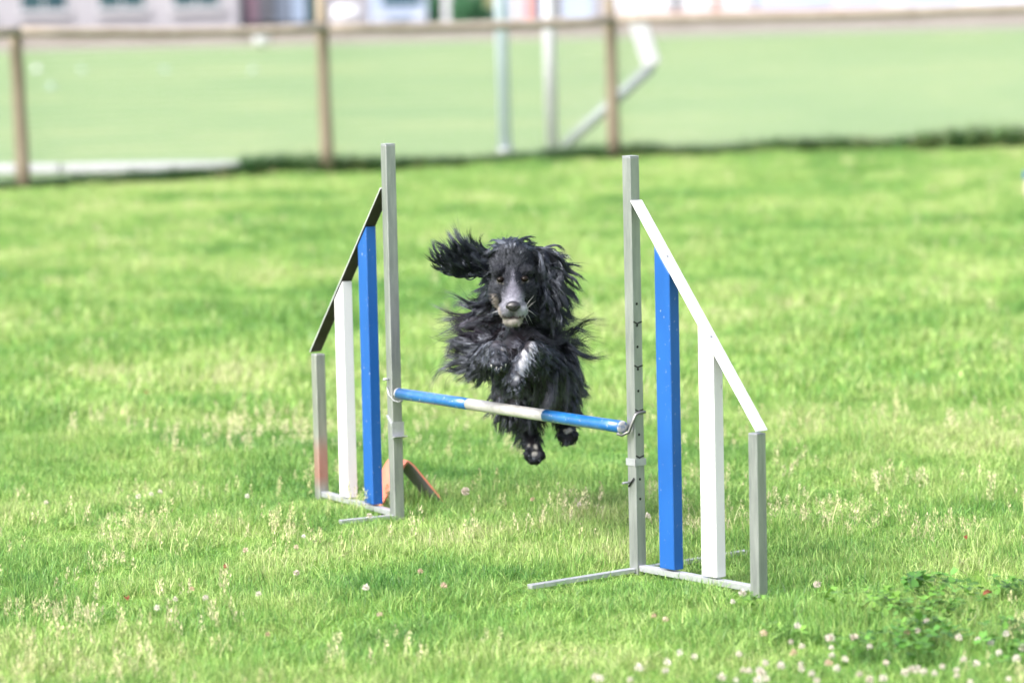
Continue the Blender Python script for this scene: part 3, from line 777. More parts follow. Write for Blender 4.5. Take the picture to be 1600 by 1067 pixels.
def seg_dist(P, a_, b_):
    a_, b_ = va(a_), va(b_); d = b_ - a_; t_ = np.clip(((P - a_) @ d) / (d @ d), 0, 1); return np.linalg.norm(P - a_ - t_[:, None] * d, axis=1)
def legdist(P, L):
    return np.min([seg_dist(P, L[i][0], L[i + 1][0]) - max(L[i][1], L[i + 1][1]) for i in range(len(L) - 1)], 0)
PX = 0.00172     # metres a photograph dot covers at the dog's head
HC = va(at(801, 437, 9.222))
def coat(P):
    """natural colour of the coat at points P"""
    n = len(P); c = np.tile(np.array([0.0065, 0.0065, 0.0085]), (n, 1))
    nz = vnoise(P, 60, 1)
    # brown tinge over chest and flanks
    tinge = np.clip(vnoise(P, 16, 2) * .8 + .1, 0, 1)[:, None] * (P[:, 2] < HC[2] - .06)[:, None]
    c += tinge * np.array([0.020, 0.012, 0.012])
    q_ = P - va(at(745, 510, 9.45)); c += np.exp(-(q_ ** 2).sum(1) / .06 ** 2)[:, None] * np.array([0.040, 0.022, 0.028])
    h = (P - HC) / PX; x, y, z = h[:, 0], h[:, 1], h[:, 2]      # photograph dots from the point between the eyes
    head = (np.abs(x) < 50) & (z > -80) & (y < 62)
    def mixin(mask, col):
        m_ = np.clip(mask, 0, 1)[:, None]; c[:] = c * (1 - m_) + m_ * np.array(col)
    sm = lambda a_, b_, v: np.clip((v - a_) / (b_ - a_), 0, 1)
    # grey dusting on brow, cheeks
    mixin(head * (.10 + .06 * nz) * sm(-60, -10, z), (0.16, 0.17, 0.20))
    # blaze: thin on the forehead, spreading down the nose bridge
    hw = np.where(z > 0, 2.2 + .8 * nz, 2.2 + np.clip(-z, 0, 60) * .50)
    mixin(head * (1 - sm(hw * .45, hw * 1.35 + 1.5, np.abs(x - .5) + 2 * vnoise(P, 300, 8))) * (1 - sm(28, 46, z)) * sm(-62, -54, z) * np.where(z > 0, .40, .70 + .18 * nz) * (y < 5), (0.185, 0.18, 0.225))
    # pale muzzle round the nose, more on the viewer's right
    mixin(head * (1 - sm(18, 30, np.hypot((x - 5) * .9, z + 44))) * (y < -14) * (.5 + .3 * vnoise(P, 200, 5)), (0.27, 0.27, 0.32))
    mixin(head * (1 - sm(9, 16, np.hypot(x - 22, z + 50))) * (y < -8) * .7, (0.36, 0.38, 0.42))
    # chin
    mixin(head * (1 - sm(15, 22, np.abs(x + 1))) * (1 - sm(-58, -56, z)) * (y < 10) * .8, (0.33, 0.30, 0.27))
    # pale streak on the jaw at the viewer's left
    mixin(head * (1 - sm(2, 4.5, np.abs(x + 29 + (-z - 25) * -.30))) * (1 - sm(-26, -22, z)) * sm(-62, -56, z) * (y < 30) * .7, (0.33, 0.28, 0.25))
    # eye surrounds are black, with a pale lower lid
    for e in EYE:
        q = (P - va(e)) / PX
        mixin((1 - sm(9, 16, np.hypot(q[:, 0] + np.sign(e[0]) * 3, (q[:, 2] - 5) * .75))) * (y < 18), (0.006, 0.006, 0.008))
        mixin((1 - sm(4, 7, np.abs(q[:, 0]))) * (1 - sm(.8, 2.0, np.abs(q[:, 2] + 6.0))) * (y < 18) * .45, (0.30, 0.29, 0.26))
    # mouth line
    mixin(head * (1 - sm(1.2, 2.8, np.abs(z + 57 + .02 * x ** 2 * -.6))) * (np.abs(x) < 17) * (y < 4) * .9, (0.05, 0.025, 0.025))
    fore = np.minimum(legdist(P, FL['l'][2:]), legdist(P, FL['r'][2:]))
    mixin((1 - sm(.0, .012, fore)) * np.clip(.12 + .28 * vnoise(P, 120, 9), 0, .5), (0.16, 0.165, 0.20))
    # white on the fore legs and toes
    def spot(p, r, k=.85, col=(0.36, 0.36, 0.39)):
        q = P - va(p); d_ = np.hypot(q[:, 0], q[:, 2]) + np.abs(q[:, 1]) * .3
        mixin((1 - sm(r * .7, r * 1.25, d_ + nz * .004)) * k, col)
    for a_ in ((832, 541, 9.17), (828, 550, 9.165), (822, 560, 9.155), (826, 556, 9.16), (819, 566, 9.15), (815, 572, 9.15), (812, 579, 9.145), (806, 590, 9.14), (834, 533, 9.175), (820, 552, 9.16)): spot(at(*a_), .0105)
    for a_ in ((768, 533, 9.17), (786, 545, 9.16), (794, 547, 9.17)): spot(at(*a_), .007, .7, (0.33, 0.30, 0.29))
    for a_ in ((826, 697, 9.85), (837, 697, 9.85), (844, 690, 9.85), (834, 709, 9.85), (884, 674, 9.88), (889, 672, 9.88)): spot(at(*a_), .0085, .85, (0.40, 0.38, 0.35))
    return c

bc = coat(BV)
ca = me2.color_attributes.new('Col', 'FLOAT_COLOR', 'POINT')
c4 = np.ones((nv, 4), np.float32); c4[:, :3] = bc; ca.data.foreach_set('color', c4.ravel())

def fur_mat(name, rough, spec, coat_w=0.0, tint=(0.75, 0.83, 1.0)):
    m, t, p, out = new_mat(name)
    a_ = t.nodes.new('ShaderNodeVertexColor'); a_.layer_name = 'Col'
    t.links.new(a_.outputs[0], p.inputs['Base Color'])
    p.inputs['Roughness'].default_value = rough; p.inputs['Specular IOR Level'].default_value = spec
    p.inputs['Specular Tint'].default_value = (*tint, 1)
    if coat_w:
        p.inputs['Coat Weight'].default_value = coat_w; p.inputs['Coat Roughness'].default_value = 0.22; p.inputs['Coat IOR'].default_value = 1.6
        p.inputs['Coat Tint'].default_value = (0.72, 0.84, 1.0, 1)
    return m
M['skin'] = fur_mat('dog_skin', 0.6, 0.25)
M['fur'] = fur_mat('dog_fur', 0.26, 0.85, 0.55)
M['facefur'] = fur_mat('dog_face_fur', 0.4, 0.5)
body = link_mesh('body', me2, M['skin'], dog, True)

# -- strands
def sample(mask_fn, n, seed):
    r_ = np.random.default_rng(seed)
    A, B, C = BV[TR[:, 0]], BV[TR[:, 1]], BV[TR[:, 2]]
    nr = np.cross(B - A, C - A); ar = np.linalg.norm(nr, axis=1) + 1e-12; nr = nr / ar[:, None]
    cen = (A + B + C) / 3
    wgt = ar * mask_fn(cen, nr); wgt = wgt / wgt.sum()
    i = r_.choice(len(TR), n, p=wgt)
    u, v = r_.random(n), r_.random(n); f_ = u + v > 1; u[f_] = 1 - u[f_]; v[f_] = 1 - v[f_]
    return A[i] + (B[i] - A[i]) * u[:, None] + (C[i] - A[i]) * v[:, None], nr[i], r_

def unit(v): return v / (np.linalg.norm(v, axis=-1, keepdims=True) + 1e-9)

def strands(name, P, Nn, dir_fn, length, curl, freq, width, r_, nseg=7, clump=0.75, ratio=22, mat=None, colfn=coat, tipcol=None, jitter=.25, sides=3, lenvar=.35, silver=1.0):
    """P roots, Nn normals; dir_fn(P,N) -> (d0,d1) start and end direction; hairs gather into locks"""
    n = len(P); ng = max(1, n // ratio)
    gi = r_.choice(n, ng, replace=False); G = P[gi]
    own = np.empty(n, int)
    for s in range(0, n, 2000):
        own[s:s + 2000] = np.argmin(((P[s:s + 2000, None] - G[None]) ** 2).sum(-1), 1)
    def paths(Q, Nq, ln, rr, amp):
        d0, d1 = dir_fn(Q, Nq); m_ = len(Q)
        d0 = unit(d0 + rr.normal(size=(m_, 3)) * jitter); d1 = unit(d1 + rr.normal(size=(m_, 3)) * jitter * 1.6)
        s1 = unit(np.cross(d0, rr.normal(size=(m_, 3)))); s2 = unit(np.cross(d0, s1))
        ph = rr.uniform(0, 6.28, m_); fr_ = freq * rr.uniform(.6, 1.5, m_)
        out = [Q]; p = Q.copy()
        for k in range(nseg):
            t_ = (k + .5) / nseg
            d = unit(d0 * (1 - t_) + d1 * t_)
            w_ = amp * rr.uniform(.8, 1.2)
            d = unit(d + (s1 * np.cos(ph + fr_ * t_ * 6.28)[:, None] + s2 * np.sin(ph + fr_ * t_ * 6.28)[:, None]) * w_)
            p = p + d * (ln / nseg)[:, None]; out.append(p)
        return np.stack(out, 1)
    L0 = length(G) if callable(length) else np.full(ng, length)
    GL = L0 * r_.uniform(1 - lenvar, 1 + lenvar, ng)
    GP = paths(G, Nn[gi], GL, r_, curl)
    ls = r_.uniform(.72, 1.1, n)
    tt = np.linspace(0, 1, nseg + 1)
    off = P - G[own]
    ok = np.linalg.norm(off, axis=1) < .028; P, Nn, own, off, ls, n = P[ok], Nn[ok], own[ok], off[ok], ls[ok], int(ok.sum())
    fac = tt[None] * ls[:, None] * nseg
    i0 = np.clip(np.floor(fac).astype(int), 0, nseg - 1); fr2 = fac - i0
    gp = GP[own]; ar = np.arange(n)[:, None]
    base = gp[ar, i0] * (1 - fr2[..., None]) + gp[ar, i0 + 1] * fr2[..., None]
    stray = r_.random(n) < .12
    cl = np.where(stray, .1, clump)[:, None] * np.minimum(1, tt * 1.15)[None]
    path = base + off[:, None] * (1 - cl[..., None])
    wob = r_.normal(size=(n, 3)) * (np.where(stray, .16, .05) * GL[own])[:, None]
    path = path + wob[:, None] * (tt ** 2)[None, :, None]
    path[:, 0] = P - Nn * .002
    T = unit(np.gradient(path, axis=1))
    a_ = unit(np.cross(T, r_.normal(size=(n, 1, 3)))); b_ = np.cross(T, a_)
    wd = (width * r_.uniform(.6, 1.3, n))[:, None] * (np.clip(1.08 - tt ** 2.2, .10, 1))[None]
    ringv = []
    for k in range(sides):
        th = 2 * math.pi * k / sides; ringv.append(path + (a_ * math.cos(th) + b_ * math.sin(th)) * wd[..., None])
    V = np.stack(ringv, 2)                       # n, seg+1, sides, 3
    idx = np.arange(n * (nseg + 1) * sides).reshape(n, nseg + 1, sides)
    fs = []
    for k in range(sides if sides > 2 else 1):
        k2 = (k + 1) % sides
        fs.append(np.stack([idx[:, :-1, k], idx[:, :-1, k2], idx[:, 1:, k2], idx[:, 1:, k]], -1).reshape(-1, 4))
    lk = np.exp(r_.normal(0, .65, ng))[own]
    c0 = colfn(P) * (r_.uniform(.6, 1.5, n) * np.where(colfn(P)[:, 1] > .06, 1, lk))[:, None] + (np.clip(lk - 1.3, 0, 2) * .011)[:, None] * np.array([.85, .92, 1.2]) * silver
    col = np.repeat(c0[:, None], (nseg + 1) * sides, 1).reshape(-1, 3)
    if tipcol is not None:
        tv = np.repeat(np.tile(tt, (n, 1))[:, :, None], sides, 2).reshape(-1, 1) ** 2
        rv = np.repeat((r_.random(n) < .45).astype(float), (nseg + 1) * sides)[:, None]
        col = col * (1 - tv * rv * .7) + tv * rv * .7 * np.array(tipcol)
    return link_np(name, V.reshape(-1, 3), np.concatenate(fs), mat or M['fur'], dog, True, col)

def in_slab(P, pts, grow):
    q = np.array([va(p) for p in pts]); g3 = np.array([grow, .03, grow]); lo, hi = q.min(0) - g3, q.max(0) + g3
    return ((P > lo) & (P < hi)).all(1)
def hpx(P): return (P - HC) / PX
earl = lambda P: in_slab(P, EARL, .006) & (hpx(P)[:, 0] < -36)
earr = lambda P: in_slab(P, EARR, .008) & (hpx(P)[:, 0] > 36)
def is_face(P):
    h = hpx(P); return (np.abs(h[:, 0]) < 40) & (h[:, 1] < 56) & (h[:, 2] > -78) & (h[:, 2] < 46 - np.maximum(h[:, 1] - 25, 0) * .25) & ~earl(P) & ~earr(P) & (h[:, 1] < 40 + (h[:, 2] + 40) * .5)
def is_crown(P):
    h = hpx(P); return (h[:, 2] > -30) & (h[:, 1] < 140) & ~is_face(P) & ~earl(P) & ~earr(P)
def is_fore(P): return np.minimum(legdist(P, FL['l'][1:]), legdist(P, FL['r'][1:])) < .006
def is_hind(P): return (np.minimum(legdist(P, HL['l'][1:]), legdist(P, HL['r'][1:])) < .014)
def is_trunk(P): return ~is_face(P) & ~is_crown(P) & ~earl(P) & ~earr(P) & ~is_fore(P) & ~is_hind(P) & ~((P[:, 2] < at(835, 672, 9.9).z) & (P[:, 1] > 9.75))
f1 = lambda m_: m_.astype(float)

# face: short close hair flowing back from the nose
def face_dir(P, Nn):
    d = unit(P - va(NOSE) + np.array([0, .05, .0])); d = d - (d * Nn).sum(1)[:, None] * Nn
    d = unit(d) + Nn * .22; return d, d
def face_mask(c, n_):
    k = f1(is_face(c))
    for e in EYE: k *= (np.hypot((c - va(e))[:, 0] / 1.35, (c - va(e))[:, 2]) > .0075)
    k *= np.linalg.norm(c - va(NOSE), axis=1) > .021
    return k
P, Nn, r_ = sample(face_mask, 17000, 1)
strands('face_fur', P, Nn, face_dir, lambda Q: .006 + .007 * np.clip((np.linalg.norm(Q - va(NOSE), axis=1) - .03) / .1, 0, 1), .12, .6, .00034, r_, 3, .25, 4, M['facefur'], jitter=.18, silver=.4)
# crown and nape: wavy, swept up and back
def crown_dir(P, Nn):
    h = hpx(P); sx = np.clip(h[:, 0] / 40, -1, 1)
    d0 = Nn * .35 + np.stack([sx * .6, np.full(len(P), .7), .12 - .5 * np.abs(sx)], 1)
    d1 = np.stack([sx * .6, np.full(len(P), .5), -.25 - np.abs(sx) * .9], 1); return unit(d0), unit(d1)
P, Nn, r_ = sample(lambda c, n_: f1(is_crown(c)) * (1 + (hpx(c)[:, 1] < 70)), 7500, 2)
strands('crown_fur', P, Nn, crown_dir, .050, .26, .8, .00050, r_, 8, .85, 26)
# viewer's left ear: hair swept outwards and flicked up
def el_dir(P, Nn):
    n = len(P); k = np.clip((-hpx(P)[:, 0] - 45) / 60, 0, 1)
    d0 = np.stack([-.9 + .2 * k, np.full(n, .0), .15 + .25 * k], 1) + Nn * .30
    d1 = np.stack([-.35 - .15 * k, np.full(n, .1), .85 + .1 * k], 1); return unit(d0), unit(d1)
P, Nn, r_ = sample(lambda c, n_: f1(earl(c)), 5200, 3)
strands('ear_fur', P, Nn, el_dir, lambda Q: .045 + .022 * np.clip((Q[:, 2] - HC[2] - .01) / .06, -.5, 1), .30, .7, .00055, r_, 9, .88, 34, lenvar=.5)
# viewer's right ear: heavier, falling outwards and curling
def er_dir(P, Nn):
    n = len(P); h = hpx(P); k = np.clip((60 - h[:, 2]) / 110, 0, 1)
    d0 = np.stack([.65 - .35 * k, np.full(n, -.05), -.15 - .7 * k], 1) + Nn * .30
    d1 = np.stack([.42 - .25 * k, np.full(n, .1), -1.0 + np.zeros(n)], 1); return unit(d0), unit(d1)
P, Nn, r_ = sample(lambda c, n_: f1(earr(c)), 5600, 4)
strands('ear_fur', P, Nn, er_dir, .064, .36, .8, .00055, r_, 9, .88, 34, lenvar=.5)
# neck, chest and flanks
def trunk_dir(P, Nn):
    n = len(P); sx = np.clip((P[:, 0] - DOG0.x) / .07, -1, 1); back = np.clip((P[:, 1] - 9.5) / .3, 0, 1)
    low = np.clip((DOG0.z + .035 + np.where(P[:, 0] < DOG0.x, .02, 0) - P[:, 2]) / .05, 0, 1); up = 1 - low
    d0 = Nn * (.25 + .5 * up)[:, None] + np.stack([sx * .75 * (.15 + .85 * up), np.full(n, -.12) + back * .5 + low * .2, -.25 - .7 * low], 1)
    d1 = np.stack([sx * (.15 + .85 * up), np.full(n, .12), -.70 + .50 * np.abs(sx) * up - low * .5], 1); return unit(d0), unit(d1)
def trunk_len(Q):
    sx = np.abs(Q[:, 0] - DOG0.x) / .1
    low = np.clip((DOG0.z + .035 - Q[:, 2]) / .05, 0, 1)
    return .050 + .085 * np.clip(sx, 0, 1) * (Q[:, 1] < 9.62) * (1 - low * .85)
P, Nn, r_ = sample(lambda c, n_: f1(is_trunk(c)) * np.where(c[:, 1] < 9.6, 2.2, .8) * np.where(n_[:, 1] > .6, .3, 1), 12000, 5)
strands('coat_fur', P, Nn, trunk_dir, trunk_len, .55, .9, .00055, r_, 11, .93, 40, lenvar=.5, tipcol=(.05, .04, .045))
# fore legs
def fore_dir(P, Nn):
    n = len(P); sx = np.sign(P[:, 0] - DOG0.x)
    d0 = Nn * .7 + np.stack([sx * .18, np.full(n, -.05), np.full(n, -.75)], 1)
    d1 = np.stack([sx * .25 + Nn[:, 0] * .3, np.full(n, .1), np.full(n, -1.)], 1); return unit(d0), unit(d1)
def fore_len(Q):
    el_ = np.exp(-np.minimum(np.linalg.norm(Q - va(FL['l'][1][0]), axis=1), np.linalg.norm(Q - va(FL['r'][1][0]), axis=1)) ** 2 / .055 ** 2)
    tip = np.minimum(np.linalg.norm(Q - va(FL['l'][5][0]), axis=1), np.linalg.norm(Q - va(FL['r'][5][0]), axis=1))
    return .012 + .028 * el_ + .010 * np.clip(tip / .04 - .4, 0, 1)
P, Nn, r_ = sample(lambda c, n_: f1(is_fore(c)), 7000, 6)
strands('leg_fur', P, Nn, fore_dir, fore_len, .22, .7, .0005, r_, 6, .7, 16)
# elbow plumes hanging out to both sides
def plume_dir(P, Nn):
    n = len(P); sx = np.sign(P[:, 0] - DOG0.x); right = sx > 0
    d0 = Nn * .4 + np.stack([np.where(right, .18, -.9), np.full(n, .2), np.where(right, -.95, .12)], 1)
    d1 = np.stack([np.where(right, .10, -.95), np.full(n, .35), np.where(right, -1., .05)], 1); return unit(d0), unit(d1)
P, Nn, r_ = sample(lambda c, n_: f1(np.minimum(np.linalg.norm(c - va(at(757, 557, 9.39)), axis=1), np.linalg.norm(c - va(at(862, 560, 9.42)), axis=1)) < .07) * f1(np.abs(c[:, 0] - DOG0.x) > .045), 4500, 7)
strands('leg_fur', P, Nn, plume_dir, lambda Q: np.where(Q[:, 0] > DOG0.x, .125, .070), .22, .6, .00055, r_, 9, .9, 40, tipcol=(.06, .05, .045))
# hind legs and belly
def hind_dir(P, Nn):
    n = len(P)
    d0 = Nn * .75 + np.array([0.02, .15, -.7]); d1 = Nn * .25 + np.array([.0, .2, -1.]); return unit(d0), unit(d1)
def hind_len(Q):
    tip = np.minimum(np.linalg.norm(Q - va(HL['l'][4][0]), axis=1), np.linalg.norm(Q - va(HL['r'][4][0]), axis=1))
    return .010 + .045 * np.clip(tip / .10 - .35, 0, 1)
P, Nn, r_ = sample(lambda c, n_: f1(is_hind(c)), 7500, 8)
strands('leg_fur', P, Nn, hind_dir, hind_len, .28, .8, .00055, r_, 7, .8, 22)
P, Nn, r_ = sample(lambda c, n_: f1(np.linalg.norm(c - va(at(886, 606, 9.92)), axis=1) < .04), 160, 9)
strands('leg_fur', P, Nn, lambda Q, m_: (np.tile([.9, -.1, -.35], (len(Q), 1)) + m_ * .2, np.tile([1., .1, -.3], (len(Q), 1))), .040, .25, .7, .0005, r_, 7, .85, 30, tipcol=(.22, .22, .23))
# the nose: pad with two nostrils
M['nose'] = paint('nose_leather', (0.012, 0.011, 0.013), (0.022, 0.020, 0.024), 0.32, 0, 400, 0.25, 0.6)
bm = bmesh.new(); ball(bm, NOSE, (0.0205, 0.0145, 0.0150))
for v in bm.verts:
    q = v.co - NOSE
    for sx in (-1, 1):
        dd = math.hypot(q.x - sx * .0078, (q.z + .0035) * 1.5)
        if q.y < 0 and dd < .0052: v.co.y += .006 * (1 - dd / .0052)
    if q.z < -.004: v.co.x -= q.x * .25
for f in bm.faces: f.smooth = True
nose = link_bm('nose', bm, M['nose'], dog)
for sx in (-1, 1):
    bm = bmesh.new(); ball(bm, NOSE + Vector((sx * .0078, -.0112, -.0038)), (.0036, .0022, .0024)); link_bm('nostril', bm, M['hole'], nose, True)
# eyes
M['eye'] = paint('eye_brown', (0.006, 0.004, 0.003), (0.010, 0.006, 0.004), 0.30, 0, 60, 0, 0.15)
for e in EYE:
    bm = bmesh.new(); ball(bm, e + Vector((0, .001, 0)), (.0105, .0095, .0085)); ey = link_bm('eye', bm, M['eye'], dog, True)
# whiskers and claws
M['whisker'] = paint('whisker', (0.5, 0.5, 0.52), (0.6, 0.6, 0.62), 0.5)
for x0, z0, x1, z1 in ((821, 480, 834, 462), (823, 482, 838, 470), (822, 488, 832, 506), (824, 484, 838, 494), (819, 492, 826, 508), (781, 486, 766, 490)):
    tube_obj('whisker', [at(x0, z0, 9.165), at((x0 + x1) / 2, (z0 + z1) / 2 - 1, 9.165), at(x1, z1, 9.18)], [.00032, .00028, .00012], M['whisker'], dog, 5)
M['claw'] = paint('claw', (0.35, 0.34, 0.33), (0.5, 0.48, 0.46), 0.35)
for px, py, d in ((768, 570, 9.133), (776, 574, 9.124), (783, 574, 9.124), (790, 569, 9.133)):
    tube_obj('claw', [at(px, py - 3, d + .004), at(px, py + 1, d - .003), at(px - .5, py + 5, d)], [.0028, .0022, .0006], M['claw'], dog, 7)
# ------------------------------------------------------------------ grass
def blades(n, rad, h0, h1, w0, w1, lean=0.5, seg=3, spread=True, base_z=0.0):
    """a tuft of n blades as one mesh: verts, quads (tip quads are degenerate-free: last ring narrow)"""
    th = rng.uniform(0, 6.283, n); rr = rad * np.sqrt(rng.random(n))
    root = np.stack([rr * np.cos(th), rr * np.sin(th), np.full(n, base_z)], 1)
    h = rng.uniform(h0, h1, n); wd = rng.uniform(w0, w1, n); ph = rng.uniform(0, 6.283, n)
    ln = np.abs(rng.normal(0, lean, n)) + .05; dirx = np.stack([np.cos(ph), np.sin(ph), np.zeros(n)], 1)
    side = np.stack([-np.sin(ph), np.cos(ph), np.zeros(n)], 1); tw = rng.normal(0, .5, n)
    side = side * np.cos(tw)[:, None] + dirx * np.sin(tw)[:, None]
    V = []
    for k in range(seg + 1):
        t = k / seg
        c = root + dirx * (ln * h * t ** 1.7)[:, None] + np.array([0, 0, 1.]) * (h * (t - .28 * np.minimum(ln, 1.4) * t ** 2))[:, None]
        wk = wd * (1 - t ** 1.8 * .92) * .5
        V.append(c - side * wk[:, None]); V.append(c + side * wk[:, None])
    V = np.stack(V, 1); i = np.arange(n * (seg + 1) * 2).reshape(n, (seg + 1), 2)
    F_ = np.stack([i[:, :-1, 0], i[:, :-1, 1], i[:, 1:, 1], i[:, 1:, 0]], -1).reshape(-1, 4)
    c = np.repeat(rng.random((n, 3)), (seg + 1) * 2, 0)
    return V.reshape(-1, 3), F_, c

def join(parts):
    Vs, Fs, Cs, o = [], [], [], 0
    for V, F_, c in parts: Vs.append(V); Fs.append(F_ + o); Cs.append(c); o += len(V)
    return np.concatenate(Vs), np.concatenate(Fs), np.concatenate(Cs)

def seed_stalks(n, rad, h0, h1):
    parts = []
    for _ in range(n):
        V, F_, c = blades(1, rad, h0, h1, .0012, .0016, .25, 3); parts.append((V, F_, c))
        tip = V[-2:].mean(0); m = 22
        a = rng.uniform(0, 6.28, m); z = rng.uniform(-.035, .004, m); r_ = .007 * (1 - (z + .035) / .045) + .0015
        c0 = tip + np.stack([np.cos(a) * r_, np.sin(a) * r_, z], 1); d = np.stack([np.cos(a) * .4, np.sin(a) * .4, np.ones(m)], 1) * .0065
        s_ = np.stack([-np.sin(a), np.cos(a), np.zeros(m)], 1) * .0014
        Q = np.stack([c0 - s_, c0 + s_, c0 + s_ * .3 + d, c0 - s_ * .3 + d], 1).reshape(-1, 3)
        parts.append((Q, np.arange(4 * m).reshape(m, 4), np.repeat(rng.random((m, 3)), 4, 0)))
    return join(parts)

def clover_clump(n, rad, h0, h1, r0, r1):
    parts = []
    for _ in range(n):
        V, F_, c = blades(1, rad, h0, h1, .0013, .0018, .3, 3); parts.append((V, F_, c))
        tip = V[-2:].mean(0); R_ = rng.uniform(r0, r1); a0 = rng.uniform(0, 6.28); tilt = rng.normal(0, .35, 2); cc = rng.random(3)
        for k in range(3):
            a = a0 + k * 2.094; ax = np.array([math.cos(a), math.sin(a), tilt[0] * math.cos(a) + tilt[1] * math.sin(a) + .15]); sx = np.array([-math.sin(a), math.cos(a), 0])
            pts = [tip, tip + ax * R_ * .45 + sx * R_ * .42, tip + ax * R_ * .95 + sx * R_ * .36, tip + ax * R_ * .92 + np.array([0, 0, -.1 * R_]),
                   tip + ax * R_ * .95 - sx * R_ * .36, tip + ax * R_ * .45 - sx * R_ * .42]
            Q = np.array(pts); parts.append((Q, np.array([[0, 1, 2, 3], [0, 3, 4, 5]]), np.tile(cc, (6, 1))))
    return join(parts)

def instances(name, pts, rot, scl, idx, meshes, mat, label, cat):
    """one object: tufts scattered by geometry nodes over the points"""
    lib = bpy.data.collections.new(name + '_tufts')
    for k, (V, F_, c) in enumerate(meshes):
        o = link_np('%s_tuft_%02d' % (name, k), V, F_, mat, None, False, c)
        COL.objects.unlink(o); lib.objects.link(o)
    me = bpy.data.meshes.new(name); n = len(pts)
    me.vertices.add(n); me.vertices.foreach_set('co', np.ascontiguousarray(pts, np.float32).ravel())
    for nm, ty, key, val in (('rot', 'FLOAT_VECTOR', 'vector', rot), ('scl', 'FLOAT_VECTOR', 'vector', scl), ('idx', 'INT', 'value', idx)):
        a = me.attributes.new(nm, ty, 'POINT'); a.data.foreach_set(key, np.ascontiguousarray(val, np.int32 if ty == 'INT' else np.float32).ravel())
    me.materials.append(mat)
    o = bpy.data.objects.new(name, me); COL.objects.link(o)
    tag(o, label, cat, kind='stuff')
    g = bpy.data.node_groups.new(name + '_scatter', 'GeometryNodeTree')
    g.interface.new_socket('Geometry', in_out='INPUT', socket_type='NodeSocketGeometry')
    g.interface.new_socket('Geometry', in_out='OUTPUT', socket_type='NodeSocketGeometry')
    gi, go = g.nodes.new('NodeGroupInput'), g.nodes.new('NodeGroupOutput')
    ci = g.nodes.new('GeometryNodeCollectionInfo'); ci.inputs['Collection'].default_value = lib
    ci.inputs['Separate Children'].default_value = True; ci.inputs['Reset Children'].default_value = True
    ip = g.nodes.new('GeometryNodeInstanceOnPoints'); ip.inputs['Pick Instance'].default_value = True
    def attr(nm, ty):
        q = g.nodes.new('GeometryNodeInputNamedAttribute'); q.data_type = ty; q.inputs['Name'].default_value = nm; return q.outputs['Attribute']
    e2r = g.nodes.new('FunctionNodeEulerToRotation'); g.links.new(attr('rot', 'FLOAT_VECTOR'), e2r.inputs[0])
    g.links.new(gi.outputs[0], ip.inputs['Points']); g.links.new(ci.outputs[0], ip.inputs['Instance'])
    g.links.new(attr('idx', 'INT'), ip.inputs['Instance Index']); g.links.new(e2r.outputs[0], ip.inputs['Rotation'])
    g.links.new(attr('scl', 'FLOAT_VECTOR'), ip.inputs['Scale']); g.links.new(ip.outputs[0], go.inputs[0])
    md = o.modifiers.new('scatter', 'NODES'); md.node_group = g
    return o

def n2(P, s, seed):
    r_ = np.random.default_rng(seed); o = np.zeros(len(P))
    for k in range(6):
        f_ = r_.normal(size=2) * s * (1 + .4 * k); o += np.sin(P[:, :2] @ f_ + r_.uniform(0, 6.28)) / (1 + .25 * k)
    return o / 2.8

def scatter(y0, y1, dens, margin=1.1):
    """random points on the lawn between two distances, as wide as could be seen from nearby"""
    wmax = .155 * y1 + margin; n = int((y1 - y0) * 2 * wmax * dens)
    P = np.stack([rng.uniform(-wmax, wmax, n), rng.uniform(y0, y1, n), np.zeros(n)], 1)
    return P[np.abs(P[:, 0]) < .155 * P[:, 1] + margin]

def fence_side(P): return np.where(P[:, 0] < FB.x, (P[:, :2] - np.array(FA[:2])) @ np.array(FN[:2]), (P[:, :2] - np.array(FB[:2])) @ np.array(FN2[:2]))

def rs(n, s0, s1, zs):
    rot = np.stack([rng.normal(0, .10, n), rng.normal(0, .10, n), rng.uniform(0, 6.283, n)], 1)
    s_ = rng.uniform(s0, s1, n); return rot, np.stack([s_, s_, s_ * zs], 1)

near_t = [blades(64, .060, .018, .048, .0014, .0030, .8) for _ in range(10)] + [blades(44, .045, .035, .075, .0014, .0026, .5) for _ in range(4)]
mid_t = [blades(40, .10, .03, .065, .0035, .0060, .55, 2) for _ in range(8)]
Pn = scatter(6.3, 12.6, 420); hgt = .85 + .38 * n2(Pn, 3.2, 3) + .2 * n2(Pn, 9, 4)
def rail_dist(P):
    o = np.full(len(P), 9.)
    for a, b in ((RI, RI + Rd * .47), (RI, RI + fr * .37), (LI, LI + Ld * .51), (LI, LI + fl * .17)):
        a_, b_ = np.array(a[:2]), np.array(b[:2]); d = b_ - a_; t = np.clip((P[:, :2] - a_) @ d / (d @ d), 0, 1)
        q = P[:, :2] - a_ - t[:, None] * d; o = np.minimum(o, np.hypot(q[:, 0], q[:, 1] * .55))
    return o
hgt *= np.where(rail_dist(Pn) < .085, .52, 1.)
rot, scl = rs(len(Pn), .85, 1.2, np.clip(hgt, .35, 1.6))
tall = n2(Pn, 2.4, 5) + .5 * rng.normal(size=len(Pn)) > .95
idx = np.where(tall, rng.integers(10, 14, len(Pn)), rng.integers(0, 10, len(Pn)))
instances('lawn_grass', Pn, rot, scl, idx, near_t, M['grass'], 'short uneven green lawn grass around the hurdle', 'grass')
Pm = scatter(12.4, 31.5, 125); Pm = Pm[(fence_side(Pm) < -.42 + .22 * n2(Pm, 4, 8))]
hgt = .9 + .40 * n2(Pm, 1.8, 6) + .2 * n2(Pm, 6, 7); rot, scl = rs(len(Pm), .9, 1.35, np.clip(hgt, .4, 1.6))
